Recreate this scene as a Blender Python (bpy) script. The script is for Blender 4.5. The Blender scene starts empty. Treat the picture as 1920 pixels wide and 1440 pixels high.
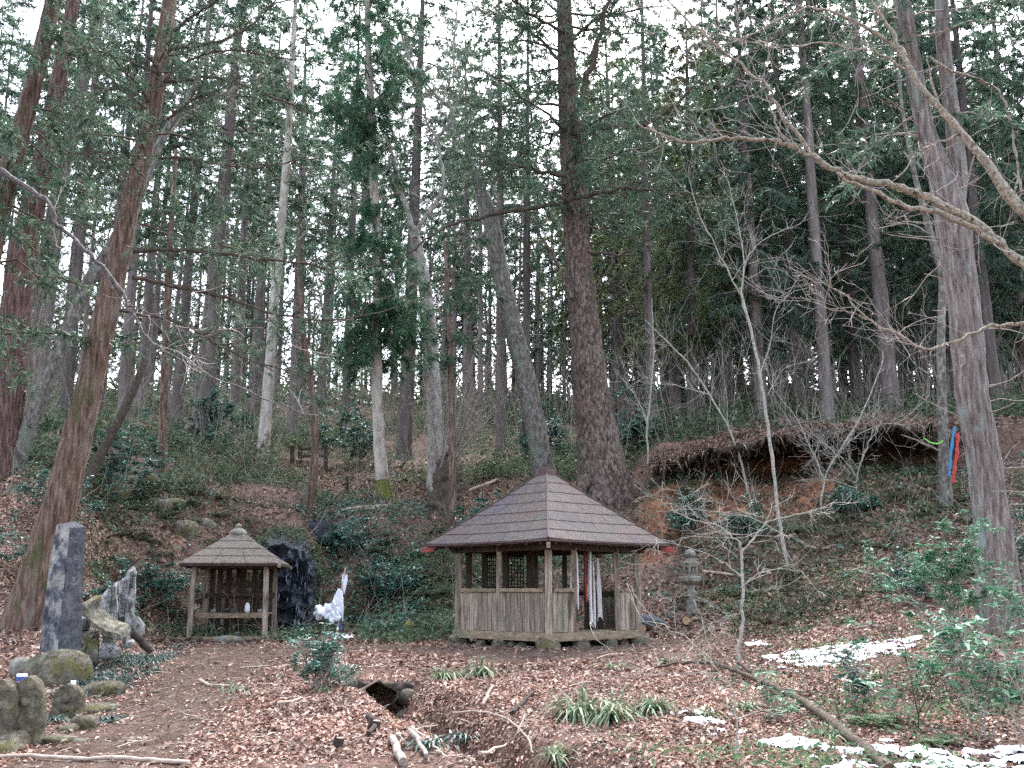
import bpy, math, random
import numpy as np
from mathutils import Vector, Matrix
rng = np.random.default_rng(7)
random.seed(7)
R = math.radians
scn = bpy.context.scene
C = scn.collection

# ------------------------------------------------------------------ camera, sky, sun, exposure
EYE = np.array([0.0, 0.0, 1.55]); PITCH = R(11.5); F = 1900.0
cd = bpy.data.cameras.new('camera'); cam = bpy.data.objects.new('camera', cd); C.objects.link(cam)
cam.location = EYE; cam.rotation_euler = (math.pi/2 + PITCH, 0, 0)
cd.sensor_width = 36; cd.lens = 36*F/1920; cd.clip_start = 0.1; cd.clip_end = 2000
scn.camera = cam
w = bpy.data.worlds.new('World'); scn.world = w; w.use_nodes = True
nt = w.node_tree; bg = nt.nodes['Background']
sky = nt.nodes.new('ShaderNodeTexSky'); sky.sky_type = 'NISHITA'; sky.sun_disc = False
SUN_EL, SUN_AZ = R(55), R(12)
sky.sun_elevation = SUN_EL; sky.sun_rotation = SUN_AZ
sky.air_density = 1.0; sky.dust_density = 3.0
hs = nt.nodes.new('ShaderNodeHueSaturation'); hs.inputs['Saturation'].default_value = 0.55
nt.links.new(sky.outputs[0], hs.inputs['Color']); nt.links.new(hs.outputs[0], bg.inputs['Color'])
bg.inputs['Strength'].default_value = 0.15
sl = bpy.data.lights.new('sun', 'SUN'); so = bpy.data.objects.new('sun', sl); C.objects.link(so)
sl.energy = 1.1; sl.angle = R(25); sl.color = (1.0, 0.97, 0.96)
sd = Vector((math.sin(SUN_AZ)*math.cos(SUN_EL), math.cos(SUN_AZ)*math.cos(SUN_EL), math.sin(SUN_EL)))
so.rotation_euler = sd.to_track_quat('Z', 'Y').to_euler(); so.location = (20, 20, 60)
vs = scn.view_settings
vs.view_transform = 'Standard'; vs.look = 'None'; vs.gamma = 1; vs.use_curve_mapping = False
vs.exposure = 2.68
cy = scn.cycles
cy.max_bounces = 8; cy.diffuse_bounces = 6; cy.glossy_bounces = 2; cy.transmission_bounces = 6
cy.transparent_max_bounces = 4; cy.volume_bounces = 1
cy.use_adaptive_sampling = True; cy.adaptive_threshold = 0.015; cy.use_denoising = False
cy.caustics_reflective = False; cy.caustics_refractive = False

# ------------------------------------------------------------------ helpers
CT, ST = math.cos(PITCH), math.sin(PITCH)
def at(px, py, Y):
    xr = (px-960)/F; yr = (720-py)/F
    d = np.array([xr, CT - yr*ST, ST + yr*CT])
    return EYE + d*(Y/d[1])
def zat(py, Y): return at(960, py, Y)[2]
def ppm(Y): return F/(Y*1.0)          # photograph pixels per metre at distance Y
def nrm(v): return v/np.maximum(np.linalg.norm(v, axis=-1, keepdims=True), 1e-9)

class MB:
    def __init__(s): s.v = []; s.q = []; s.t = []; s.n = 0
    def quads(s, V, Fq):
        V = np.asarray(V, float).reshape(-1, 3); s.v.append(V); s.q.append(np.asarray(Fq).reshape(-1, 4) + s.n); s.n += len(V)
    def tris(s, V, Ft):
        V = np.asarray(V, float).reshape(-1, 3); s.v.append(V); s.t.append(np.asarray(Ft).reshape(-1, 3) + s.n); s.n += len(V)
    def mesh(s, name, smooth=False):
        V = np.concatenate(s.v) if s.v else np.zeros((0, 3))
        q = np.concatenate(s.q) if s.q else np.zeros((0, 4), int)
        t = np.concatenate(s.t) if s.t else np.zeros((0, 3), int)
        me = bpy.data.meshes.new(name)
        me.vertices.add(len(V)); me.vertices.foreach_set('co', V.astype(np.float32).ravel())
        loops = np.concatenate([q.ravel(), t.ravel()]).astype(np.int32)
        me.loops.add(len(loops)); me.loops.foreach_set('vertex_index', loops)
        npoly = len(q)+len(t)
        st = np.concatenate([np.arange(len(q))*4, len(q)*4 + np.arange(len(t))*3]).astype(np.int32)
        me.polygons.add(npoly); me.polygons.foreach_set('loop_start', st)
        me.polygons.foreach_set('use_smooth', np.full(npoly, smooth))
        me.update(calc_edges=True); me.validate()
        return me
    def build(s, name, mat, parent=None, smooth=False, **tags):
        me = s.mesh(name, smooth); me.materials.append(MAT[mat])
        o = bpy.data.objects.new(name, me); C.objects.link(o)
        if parent is not None: o.parent = parent
        for k, v in tags.items(): o[k] = v
        return o
    # shapes
    def tubes(s, P, Rd, S=3, cap=False):           # P (N,K,3), Rd (N,K)
        P = np.asarray(P, float); Rd = np.asarray(Rd, float)
        if P.ndim == 2: P = P[None]; Rd = Rd[None]
        N, K, _ = P.shape
        T = np.gradient(P, axis=1); T = nrm(T)
        mt = nrm(T.mean(axis=1)); ref = np.where(np.abs(mt[:, 2:3]) < .8, [[0, 0, 1.]], [[1., .13, 0]])
        sd_ = nrm(np.cross(T, ref[:, None, :])); up = np.cross(sd_, T)
        a = np.arange(S)/S*2*np.pi
        ring = P[:, :, None] + Rd[:, :, None, None]*(np.cos(a)[None, None, :, None]*sd_[:, :, None] + np.sin(a)[None, None, :, None]*up[:, :, None])
        k, j = np.meshgrid(np.arange(K-1), np.arange(S), indexing='ij')
        f = np.stack([k*S+j, k*S+(j+1) % S, (k+1)*S+(j+1) % S, (k+1)*S+j], -1).reshape(-1, 4)
        Fq = (f[None] + (np.arange(N)*K*S)[:, None, None]).reshape(-1, 4)
        s.quads(ring.reshape(-1, 3), Fq)
        if cap:
            for n in range(N):
                for kk, flip in ((0, 1), (K-1, 0)):
                    c = P[n, kk]; rv = ring[n, kk]
                    V = np.concatenate([[c], rv]); ft = [(0, 1+(i+1) % S, 1+i) if flip else (0, 1+i, 1+(i+1) % S) for i in range(S)]
                    s.tris(V, ft)
    def trunk(s, P, Rd, S=16, lobes=0.0, nl=5, rough=.06, seed=0, flare=0.0, ring=.22):
        P = np.asarray(P, float); Rd = np.asarray(Rd, float)
        L = np.concatenate([[0], np.cumsum(np.linalg.norm(np.diff(P, axis=0), axis=1))])
        K = max(6, int(L[-1]/ring)); l = np.linspace(0, L[-1], K)
        Q = np.stack([np.interp(l, L, P[:, i]) for i in range(3)], 1); r = np.interp(l, L, Rd)
        for _ in range(2):
            Q[1:-1] = .5*Q[1:-1] + .25*(Q[:-2]+Q[2:]); r[1:-1] = .5*r[1:-1] + .25*(r[:-2]+r[2:])
        g = np.random.default_rng(seed)
        T = nrm(np.gradient(Q, axis=0)); sd_ = nrm(np.cross(T, [0, 1., .01])); up = np.cross(sd_, T)
        a = np.arange(S)/S*2*np.pi
        ph = g.uniform(0, 6.3, 8)
        m = np.ones((K, S))
        for i in range(4):
            kk = g.integers(2, 7); m += rough*.5*np.sin(kk*a[None]+ph[i]+l[:, None]*g.uniform(-1.5, 1.5)) 
        m += rough*.5*g.standard_normal((K, S))
        fl = np.exp(-l/max(.25, 1.4*Rd[0]))[:, None]
        m += flare*fl*(.55 + lobes*np.cos(nl*a[None]+ph[5]))
        V = Q[:, None] + (r[:, None]*m)[:, :, None]*(np.cos(a)[None, :, None]*sd_[:, None] + np.sin(a)[None, :, None]*up[:, None])
        k, j = np.meshgrid(np.arange(K-1), np.arange(S), indexing='ij')
        s.quads(V, np.stack([k*S+j, k*S+(j+1) % S, (k+1)*S+(j+1) % S, (k+1)*S+j], -1))
        return Q, r
    def blades(s, O, D, Nn, L, W):                  # single triangles
        side = nrm(np.cross(D, Nn))*(W/2)[:, None]
        V = np.stack([O-side, O+side, O+D*L[:, None]], 1)
        s.tris(V, np.arange(len(O)*3).reshape(-1, 3))
    def leaves(s, O, D, Nn, L, W, fold=.25):        # folded rhombus, two triangles sharing the midrib
        side = nrm(np.cross(D, Nn))*(W/2)[:, None]; up = nrm(np.cross(side, D))
        mid = O + D*(L*.5)[:, None] - up*(W*fold)[:, None]*0
        l = mid - side + up*(W*fold)[:, None]; r = mid + side + up*(W*fold)[:, None]
        tip = O + D*L[:, None] - up*(W*fold*.6)[:, None]
        V = np.stack([O, l, tip, r], 1)
        b = (np.arange(len(O))*4)[:, None]
        s.tris(V, np.concatenate([b+[0, 2, 1], b+[0, 3, 2]], 1).reshape(-1, 3))
    def straps(s, O, D, L, W, bend, K=5):           # arching ribbon leaves
        N = len(O); t = np.linspace(0, 1, K)
        hz = D.copy(); 
        P = O[:, None] + D[:, None]*(L[:, None]*t[None])[:, :, None]
        P[:, :, 2] -= (bend*L)[:, None]*t[None]**2
        side = nrm(np.cross(D, [[0, 0, 1.]]))
        wv = W[:, None]*np.array([.6, 1, .9, .6, .08])[None, :K]/2
        V = np.stack([P-side[:, None]*wv[:, :, None], P+side[:, None]*wv[:, :, None]], 2)  # N,K,2,3
        k = np.arange(K-1); f = np.stack([k*2, k*2+1, k*2+3, k*2+2], -1)
        s.quads(V, (f[None]+(np.arange(N)*K*2)[:, None, None]))
    def beam(s, p, q, wd, ht, up=(0, 0, 1), bev=.006, seed=None):
        p = np.array(p, float); q = np.array(q, float); t = nrm(q-p)
        sx = nrm(np.cross(t, up)); uy = np.cross(sx, t)
        def ring(c, k, ins):
            a, b = wd/2-ins, ht/2-ins; e = min(bev, a*.5, b*.5)
            pts = [(-a+e, -b), (a-e, -b), (a, -b+e), (a, b-e), (a-e, b), (-a+e, b), (-a, b-e), (-a, -b+e)]
            return [c + sx*x + uy*y for x, y in pts]
        rs = [ring(p, 0, bev), ring(p+t*bev, 0, 0), ring(q-t*bev, 0, 0), ring(q, 0, bev)]
        V = np.array(rs).reshape(-1, 3)
        f = [(k*8+j, k*8+(j+1) % 8, (k+1)*8+(j+1) % 8, (k+1)*8+j) for k in range(3) for j in range(8)]
        s.quads(V, f)
        for rr, fl in ((rs[0], 1), (rs[3], 0)):
            s.quads(np.array(rr), [(0, 1, 2, 7), (7, 2, 3, 6), (6, 3, 4, 5)] if not fl else [(7, 2, 1, 0), (6, 3, 2, 7), (5, 4, 3, 6)])
    def lathe(s, prof, S=16, c=(0, 0, 0), sq=None, rot=0.):
        a = np.arange(S)/S*2*np.pi + rot; K = len(prof)
        prof = np.array(prof, float)
        V = np.zeros((K, S, 3)); V[:, :, 0] = prof[:, 0:1]*np.cos(a); V[:, :, 1] = prof[:, 0:1]*np.sin(a); V[:, :, 2] = prof[:, 1:2]
        V += np.array(c)
        k, j = np.meshgrid(np.arange(K-1), np.arange(S), indexing='ij')
        s.quads(V, np.stack([k*S+j, k*S+(j+1) % S, (k+1)*S+(j+1) % S, (k+1)*S+j], -1))
    def rock(s, c, size, seed=0, amp=.22, sq=.0, rotz=0., tilt=(0, 0)):
        g = np.random.default_rng(seed); S, K = 16, 10
        th = np.linspace(0, np.pi, K); a = np.arange(S)/S*2*np.pi
        d = np.stack([np.sin(th)[:, None]*np.cos(a), np.sin(th)[:, None]*np.sin(a), np.cos(th)[:, None]*np.ones(S)], -1)
        r = np.ones((K, S))
        for i in range(7):
            ax = nrm(g.standard_normal(3)); r += amp*.4*np.sin(g.uniform(1.5, 4.5)*(d@ax)+g.uniform(0, 6))
        if sq: r *= (np.abs(d)**4).sum(-1)**(-.25*sq)
        V = d*r[:, :, None]*np.array(size)/2
        Mx = np.array(Matrix.Rotation(rotz, 3, 'Z') @ Matrix.Rotation(tilt[0], 3, 'X') @ Matrix.Rotation(tilt[1], 3, 'Y'))
        V = V@Mx.T + np.array(c)
        k, j = np.meshgrid(np.arange(K-1), np.arange(S), indexing='ij')
        s.quads(V, np.stack([k*S+j, (k+1)*S+j, (k+1)*S+(j+1) % S, k*S+(j+1) % S], -1))

def thing(name, label, cat, loc=(0, 0, 0), group=None, rz=0.0):
    o = bpy.data.objects.new(name, None); C.objects.link(o); o.empty_display_size = .2
    o.location = loc; o.rotation_euler = (0, 0, rz); o['label'] = label; o['category'] = cat
    if group: o['group'] = group
    return o
def tag(o, label, cat, group=None, kind=None):
    o['label'] = label; o['category'] = cat
    if group: o['group'] = group
    if kind: o['kind'] = kind
    return o
def recenter(root, loc):
    """move a thing's base to loc, its parts (built in world coordinates) staying where they are"""
    root.location = loc
    for c in root.children: c.location = (-loc[0], -loc[1], -loc[2])
def copy_tree(o, loc, rot, scale, label=None, group=None):
    r = o.copy(); C.objects.link(r); r.location = loc; r.rotation_euler = rot; r.scale = scale
    if label: r['label'] = label
    if group: r['group'] = group
    for ch in o.children:
        c = ch.copy(); C.objects.link(c); c.parent = r
    return r
def spline(P, n=4):
    P = np.asarray(P, float); Q = np.concatenate([[2*P[0]-P[1]], P, [2*P[-1]-P[-2]]]); out = []
    for i in range(1, len(Q)-2):
        for t in np.arange(n)/n:
            a, b, c_, d = Q[i-1:i+3]
            out.append(.5*((2*b) + (c_-a)*t + (2*a-5*b+4*c_-d)*t*t + (3*b-a-3*c_+d)*t**3))
    out.append(P[-1]); return np.array(out)

# ------------------------------------------------------------------ materials
MAT = {}
def newmat(name):
    m = bpy.data.materials.new(name); m.use_nodes = True; MAT[name] = m
    n = m.node_tree.nodes; n.clear(); return m, n, m.node_tree.links
def ramp(n, stops):
    r = n.new('ShaderNodeValToRGB'); e = r.color_ramp.elements
    while len(e) < len(stops): e.new(.5)
    for i, (p, c) in enumerate(stops): e[i].position = p; e[i].color = (*c, 1)
    return r
def noise_tex(n, l, co, scale, detail=6, rough=.6, stretch=(1, 1, 1)):
    mp = n.new('ShaderNodeMapping'); mp.inputs['Scale'].default_value = stretch
    l.new(co, mp.inputs['Vector'])
    t = n.new('ShaderNodeTexNoise'); t.inputs['Scale'].default_value = scale; t.inputs['Detail'].default_value = detail; t.inputs['Roughness'].default_value = rough
    l.new(mp.outputs[0], t.inputs['Vector']); return t.outputs['Fac']
def mixc(n, l, fac, a, b):
    m = n.new('ShaderNodeMix'); m.data_type = 'RGBA'
    if isinstance(fac, float): m.inputs['Factor'].default_value = fac
    else: l.new(fac, m.inputs['Factor'])
    for s_, v in ((6, a), (7, b)):
        if isinstance(v, tuple): m.inputs[s_].default_value = (*v, 1)
        else: l.new(v, m.inputs[s_])
    return m.outputs[2]
def thr(n, l, v, lo, hi):
    m = n.new('ShaderNodeMapRange'); m.inputs[1].default_value = lo; m.inputs[2].default_value = hi; m.interpolation_type = 'SMOOTHSTEP'
    l.new(v, m.inputs[0]); return m.outputs[0]
def surf(name, stops, scale=8, stretch=(1, 1, 1), rough=.85, bump=.5, bscale=None, stains=(), spec=.25, objvar=0., dist=.02, island=0.):
    """stains: list of (colour, noise scale, lo, hi, stretch)"""
    m, n, l = newmat(name)
    tc = n.new('ShaderNodeTexCoord'); co = tc.outputs['Object']
    f = noise_tex(n, l, co, scale, 8, .65, stretch); rp = ramp(n, stops); l.new(f, rp.inputs[0]); col = rp.outputs[0]
    for (c2, sc, lo, hi, st) in stains:
        g = noise_tex(n, l, co, sc, 6, .65, st); col = mixc(n, l, thr(n, l, g, lo, hi), col, c2)
    if objvar or island:
        src = n.new('ShaderNodeObjectInfo').outputs['Random'] if objvar else n.new('ShaderNodeNewGeometry').outputs['Random Per Island']
        h = n.new('ShaderNodeHueSaturation'); mr = n.new('ShaderNodeMapRange'); v = objvar or island
        mr.inputs[3].default_value = 1-v; mr.inputs[4].default_value = 1+v; l.new(src, mr.inputs[0])
        l.new(mr.outputs[0], h.inputs['Value']); l.new(col, h.inputs['Color']); col = h.outputs[0]
    b = n.new('ShaderNodeBsdfPrincipled'); b.inputs['Roughness'].default_value = rough; b.inputs['Specular IOR Level'].default_value = spec
    l.new(col, b.inputs['Base Color'])
    if bump:
        bf = noise_tex(n, l, co, bscale or scale*2, 8, .7, stretch); bn = n.new('ShaderNodeBump'); bn.inputs['Strength'].default_value = bump; bn.inputs['Distance'].default_value = dist
        l.new(bf, bn.inputs['Height']); l.new(bn.outputs[0], b.inputs['Normal'])
    o = n.new('ShaderNodeOutputMaterial'); l.new(b.outputs[0], o.inputs[0]); return m
def leafmat(name, cols, trans=.3, rough=.5, spec=.3):
    m, n, l = newmat(name)
    gi = n.new('ShaderNodeNewGeometry'); k = len(cols); rp = ramp(n, [(i/(k-1), c) for i, c in enumerate(cols)])
    l.new(gi.outputs['Random Per Island'], rp.inputs[0])
    tc = n.new('ShaderNodeTexCoord'); f = noise_tex(n, l, tc.outputs['Object'], .9, 3)
    h = n.new('ShaderNodeHueSaturation'); mr = n.new('ShaderNodeMapRange'); mr.inputs[1].default_value = .3; mr.inputs[2].default_value = .7
    mr.inputs[3].default_value = .65; mr.inputs[4].default_value = 1.4
    l.new(f, mr.inputs[0]); l.new(mr.outputs[0], h.inputs['Value']); l.new(rp.outputs[0], h.inputs['Color'])
    b = n.new('ShaderNodeBsdfPrincipled'); b.inputs['Roughness'].default_value = rough; b.inputs['Specular IOR Level'].default_value = spec
    l.new(h.outputs[0], b.inputs['Base Color'])
    o = n.new('ShaderNodeOutputMaterial')
    if trans:
        t = n.new('ShaderNodeBsdfTranslucent'); l.new(h.outputs[0], t.inputs[0]); mx = n.new('ShaderNodeMixShader'); mx.inputs[0].default_value = trans
        l.new(b.outputs[0], mx.inputs[1]); l.new(t.outputs[0], mx.inputs[2]); l.new(mx.outputs[0], o.inputs[0])
    else: l.new(b.outputs[0], o.inputs[0])
    return m
VS = (1, 1, .12); HS = (.15, .15, 1.2)
MOSS = (.10, .105, .02)
surf('cedar_bark', [(.34, (.042, .027, .021)), (.5, (.15, .095, .073)), (.66, (.30, .215, .175))], 20, VS, bump=1., bscale=30, dist=.06,
     stains=[((.20, .18, .15), 3, .55, .75, (1, 1, .3)), ((.07, .085, .03), 2.2, .56, .72, (1, 1, .5))], objvar=.12)
surf('red_bark', [(.34, (.036, .020, .018)), (.5, (.125, .070, .060)), (.66, (.26, .165, .145))], 22, VS, bump=1., bscale=30, dist=.06,
     stains=[((.05, .06, .03), 2.2, .58, .75, (1, 1, .5))], objvar=.1)
surf('grey_bark', [(.34, (.05, .043, .038)), (.5, (.15, .133, .118)), (.66, (.30, .275, .255))], 11, (1, 1, .5), bump=.8, bscale=18, dist=.05,
     stains=[((.16, .20, .15), 2.4, .52, .68, (1, 1, .6)), ((.07, .045, .035), 3.5, .6, .75, (1, 1, .5))], objvar=.12)
surf('lichen_bark', [(.34, (.075, .056, .05)), (.5, (.20, .165, .15)), (.66, (.36, .315, .29))], 17, VS, bump=1., bscale=26, dist=.06,
     stains=[((.24, .30, .27), 2.2, .55, .7, (1, 1, .45)), ((.10, .045, .035), 3, .58, .74, (1, 1, .35))])
surf('giant_bark', [(.36, (.04, .028, .023)), (.5, (.145, .105, .085)), (.64, (.30, .24, .21))], 13, (1, 1, .4), bump=1.0, bscale=18, dist=.12,
     stains=[((.18, .11, .08), 1.2, .55, .72, (1, 1, .6)), ((.08, .085, .05), 1.8, .58, .72, (1, 1, .5))])
surf('pale_bark', [(.3, (.22, .19, .16)), (.5, (.42, .37, .32)), (.7, (.58, .53, .48))], 7, (1, 1, .3), bump=.4, stains=[((.20, .12, .08), 4, .58, .68, (1, 1, .25))])
surf('pale_grey_bark', [(.34, (.14, .13, .115)), (.5, (.33, .31, .28)), (.66, (.52, .49, .45))], 9, (1, 1, .5), bump=.6, bscale=16, dist=.04, stains=[((.10, .085, .07), 3, .58, .70, (1, 1, .5))])
surf('far_bark', [(.3, (.07, .055, .05)), (.5, (.14, .115, .105)), (.72, (.22, .19, .18))], 7, VS, bump=.4, objvar=.3)
surf('branch_bark', [(.3, (.13, .10, .085)), (.5, (.26, .22, .19)), (.7, (.40, .36, .32))], 20, (1, 1, 1), bump=.3)
surf('dark_branch', [(.3, (.03, .024, .02)), (.5, (.075, .058, .045)), (.7, (.14, .11, .08))], 16, (1, 1, 1), bump=.3)
surf('grey_branch', [(.34, (.04, .034, .033)), (.5, (.11, .097, .095)), (.68, (.26, .235, .23))], 22, (1, 1, 1), bump=.6)
surf('tan_branch', [(.34, (.12, .10, .078)), (.5, (.285, .245, .19)), (.66, (.47, .42, .345))], 26, (1, 1, 1), bump=.8, bscale=40, stains=[((.06, .048, .036), 11, .56, .64, (1, 1, 1)), ((.27, .28, .22), 5, .58, .68, (1, 1, 1))])
surf('white_stem', [(.35, (.19, .175, .15)), (.6, (.42, .395, .35))], 16, bump=.3)
surf('twig', [(.3, (.22, .18, .16)), (.6, (.42, .37, .34))], 10, bump=0)
surf('moss_foot', [(.3, (.06, .065, .015)), (.6, (.15, .155, .03)), (.8, (.22, .21, .06))], 22, bump=.8)
leafmat('cedar_needles', [(.034, .070, .048), (.058, .115, .076), (.088, .155, .10), (.16, .21, .13)], .4)
leafmat('dark_needles', [(.034, .070, .050), (.056, .11, .076), (.084, .15, .10), (.15, .20, .13)], .4)
leafmat('bright_needles', [(.042, .10, .062), (.066, .155, .09), (.10, .21, .12), (.18, .27, .16)], .4)
leafmat('olive_needles', [(.05, .075, .035), (.085, .12, .05), (.13, .165, .07), (.20, .22, .10)], .35)
leafmat('shrub_leaves', [(.022, .07, .054), (.04, .115, .088), (.07, .17, .13), (.17, .30, .24)], .2, .33, .5)
leafmat('sapling_leaves', [(.04, .13, .08), (.07, .20, .11), (.12, .27, .16), (.22, .36, .25)], .3, .4, .4)
leafmat('cover_leaves', [(.036, .062, .034), (.062, .10, .052), (.10, .145, .076), (.18, .20, .12)], .3)
leafmat('mondo_leaves', [(.022, .05, .045), (.035, .08, .07), (.06, .115, .095)], .15, .4, .4)
leafmat('strap_leaves', [(.05, .10, .055), (.09, .16, .085), (.15, .21, .11), (.26, .25, .15)], .25, .4)
leafmat('fern_leaves', [(.055, .12, .055), (.085, .165, .075), (.14, .21, .10)], .3)
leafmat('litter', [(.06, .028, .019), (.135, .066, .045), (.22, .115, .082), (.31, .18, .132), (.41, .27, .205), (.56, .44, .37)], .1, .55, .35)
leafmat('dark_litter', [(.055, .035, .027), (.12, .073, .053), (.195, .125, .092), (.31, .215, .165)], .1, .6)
surf('old_wood', [(.34, (.10, .078, .062)), (.5, (.25, .198, .158)), (.66, (.40, .335, .275))], 22, (1, 1, .09), bump=.5, dist=.01,
     stains=[((.17, .17, .11), 2.5, .52, .7, (1, 1, .35)), ((.06, .04, .03), 4, .54, .70, (1, 1, .2)), ((.12, .15, .12), 1.7, .62, .74, (1, 1, .8))], objvar=.24)
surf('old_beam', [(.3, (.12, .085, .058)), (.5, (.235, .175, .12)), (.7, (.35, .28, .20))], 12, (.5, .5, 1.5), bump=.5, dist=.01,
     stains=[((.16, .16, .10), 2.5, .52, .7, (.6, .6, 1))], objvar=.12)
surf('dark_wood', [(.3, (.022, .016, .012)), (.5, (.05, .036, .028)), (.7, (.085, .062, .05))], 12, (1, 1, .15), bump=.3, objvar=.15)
surf('roof_sheet', [(.3, (.043, .034, .032)), (.5, (.062, .050, .047)), (.7, (.088, .072, .067))], 9.0, (1, 1, .6), rough=.6, bump=.15, bscale=40, spec=.25, dist=.004,
     stains=[((.095, .047, .038), 1.1, .50, .70, (1, 1, .8)), ((.038, .033, .055), 1.0, .50, .70, (1, 1, .5)), ((.11, .097, .085), 5, .60, .72, (1, 1, .25)), ((.075, .078, .045), 2.6, .62, .74, (1, 1, .6))], objvar=.09)
surf('shrine_sheet', [(.3, (.075, .064, .054)), (.5, (.11, .094, .08)), (.7, (.15, .128, .11))], 14, rough=.8, bump=.2, bscale=30, dist=.006,
     stains=[((.10, .06, .05), 2.5, .6, .72, (1, 1, 1))], objvar=.06)
surf('red_paint', [(.35, (.22, .04, .04)), (.65, (.36, .085, .075))], 9, rough=.6, bump=.1)
surf('rust_trim', [(.3, (.065, .04, .038)), (.7, (.125, .072, .065))], 10, rough=.65, bump=.2)
surf('stone', [(.3, (.10, .095, .085)), (.5, (.20, .19, .165)), (.7, (.32, .30, .26))], 9, bump=.8, bscale=30, stains=[((.13, .13, .05), 3, .5, .68, (1, 1, 1))])
surf('moss_stone', [(.34, (.055, .047, .036)), (.5, (.13, .115, .085)), (.66, (.25, .225, .17))], 9, bump=1., bscale=22, dist=.05,
     stains=[((.115, .105, .035), 3.4, .50, .64, (1, 1, 1)), ((.045, .038, .03), 6, .56, .68, (1, 1, 1)), ((.13, .16, .125), 5, .60, .68, (1, 1, 1))])
surf('dark_stele', [(.3, (.035, .036, .043)), (.5, (.072, .074, .085)), (.7, (.125, .125, .135))], 16, bump=.8, bscale=40, stains=[((.15, .145, .13), 3.0, .58, .72, (1, 1, .6))])
surf('stele_chip', [(.38, (.045, .05, .068)), (.46, (.11, .115, .14)), (.53, (.28, .275, .26)), (.66, (.42, .40, .37))], 4, bump=1.0, bscale=18, dist=.05)
surf('white_stone', [(.36, (.11, .11, .112)), (.5, (.30, .295, .29)), (.64, (.52, .51, .50))], 9, bump=1., bscale=20, dist=.05, stains=[((.07, .065, .06), 6, .55, .63, (1, 1, 1)), ((.13, .13, .08), 3, .6, .7, (1, 1, 1))])
surf('roof_stone', [(.36, (.055, .05, .04)), (.5, (.14, .13, .10)), (.64, (.25, .235, .19))], 9, bump=.8, stains=[((.12, .11, .045), 3, .5, .65, (1, 1, 1)), ((.42, .40, .37), 9, .66, .71, (1, 1, 1))])
surf('wet_rock', [(.34, (.005, .006, .010)), (.5, (.018, .022, .032)), (.62, (.055, .063, .088)), (.74, (.12, .14, .19))], 7, (1, 1, .6), rough=.4, bump=1.0, bscale=11, spec=.4, dist=.15)
surf('ice', [(.3, (.72, .74, .85)), (.7, (.90, .91, .96))], 9, rough=.35, bump=.5, spec=.5, dist=.02)
surf('snow', [(.3, (.52, .52, .57)), (.45, (.74, .74, .79)), (.7, (.86, .86, .90))], 5, rough=.7, bump=.6, bscale=18, dist=.03, stains=[((.30, .25, .22), 9, .60, .70, (1, 1, 1))])
surf('white_cloth', [(.3, (.50, .46, .45)), (.7, (.74, .71, .72))], 12, (1, 1, .1), rough=.9, bump=.3, stains=[((.42, .34, .30), 6, .6, .75, (1, 1, .2))], objvar=.12)
surf('red_cloth', [(.3, (.30, .03, .035)), (.7, (.46, .06, .06))], 12, rough=.9, bump=.2)
surf('red_tape', [(.3, (.34, .03, .03)), (.7, (.50, .06, .05))], 12, rough=.5, bump=.1)
surf('blue_tape', [(.3, (.03, .15, .32)), (.7, (.07, .26, .44))], 12, rough=.5, bump=.1)
surf('green_tape', [(.3, (.15, .50, .08)), (.7, (.28, .65, .15))], 12, rough=.5, bump=.1)
surf('blue_paint', [(.3, (.04, .08, .32)), (.7, (.10, .16, .50))], 12, rough=.4, bump=.1)
surf('white_ceramic', [(.3, (.66, .66, .68)), (.7, (.78, .78, .80))], 5, rough=.3, bump=0, spec=.5)
surf('cut_wood', [(.3, (.34, .21, .11)), (.7, (.52, .34, .19))], 14, rough=.8, bump=.3)
surf('stick', [(.3, (.22, .16, .125)), (.6, (.42, .34, .285)), (.8, (.52, .45, .39))], 14, bump=.3, objvar=.25)
surf('wet_stump', [(.3, (.018, .013, .012)), (.6, (.055, .04, .034)), (.8, (.11, .085, .07))], 14, bump=.8)
surf('rust_box', [(.3, (.03, .016, .011)), (.7, (.075, .04, .026))], 10, bump=.3)
surf('water', [(.3, (.012, .010, .009)), (.7, (.03, .026, .022))], 3, rough=.06, bump=.15, spec=.6)
# ground: leaf mould, trodden earth, red subsoil, moss, by masks kept on the mesh
m, n, l = newmat('ground')
tc = n.new('ShaderNodeTexCoord'); co = tc.outputs['Object']
lit = ramp(n, [(.28, (.035, .022, .017)), (.45, (.105, .062, .048)), (.58, (.19, .12, .095)), (.75, (.32, .22, .18))]); l.new(noise_tex(n, l, co, 16, 9, .75), lit.inputs[0])
dirt = ramp(n, [(.3, (.045, .028, .021)), (.5, (.095, .060, .045)), (.72, (.17, .115, .09))]); l.new(noise_tex(n, l, co, 6, 9, .7), dirt.inputs[0])
red = ramp(n, [(.3, (.07, .03, .02)), (.5, (.18, .08, .045)), (.72, (.36, .20, .105))]); l.new(noise_tex(n, l, co, 3.5, 8, .65), red.inputs[0])
grn = ramp(n, [(.35, (.025, .03, .014)), (.55, (.06, .068, .03)), (.75, (.12, .115, .05))]); l.new(noise_tex(n, l, co, 5, 9, .7), grn.inputs[0])
at_ = n.new('ShaderNodeAttribute'); at_.attribute_name = 'soil'; sx = n.new('ShaderNodeSeparateColor'); l.new(at_.outputs['Color'], sx.inputs[0])
br = noise_tex(n, l, co, 2.2, 7, .7)
def broken(v):
    a = n.new('ShaderNodeMath'); a.operation = 'ADD'; l.new(v, a.inputs[0]); b_ = n.new('ShaderNodeMath'); b_.operation = 'SUBTRACT'; l.new(br, b_.inputs[0]); b_.inputs[1].default_value = .5
    l.new(b_.outputs[0], a.inputs[1]); return thr(n, l, a.outputs[0], .35, .65)
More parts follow.
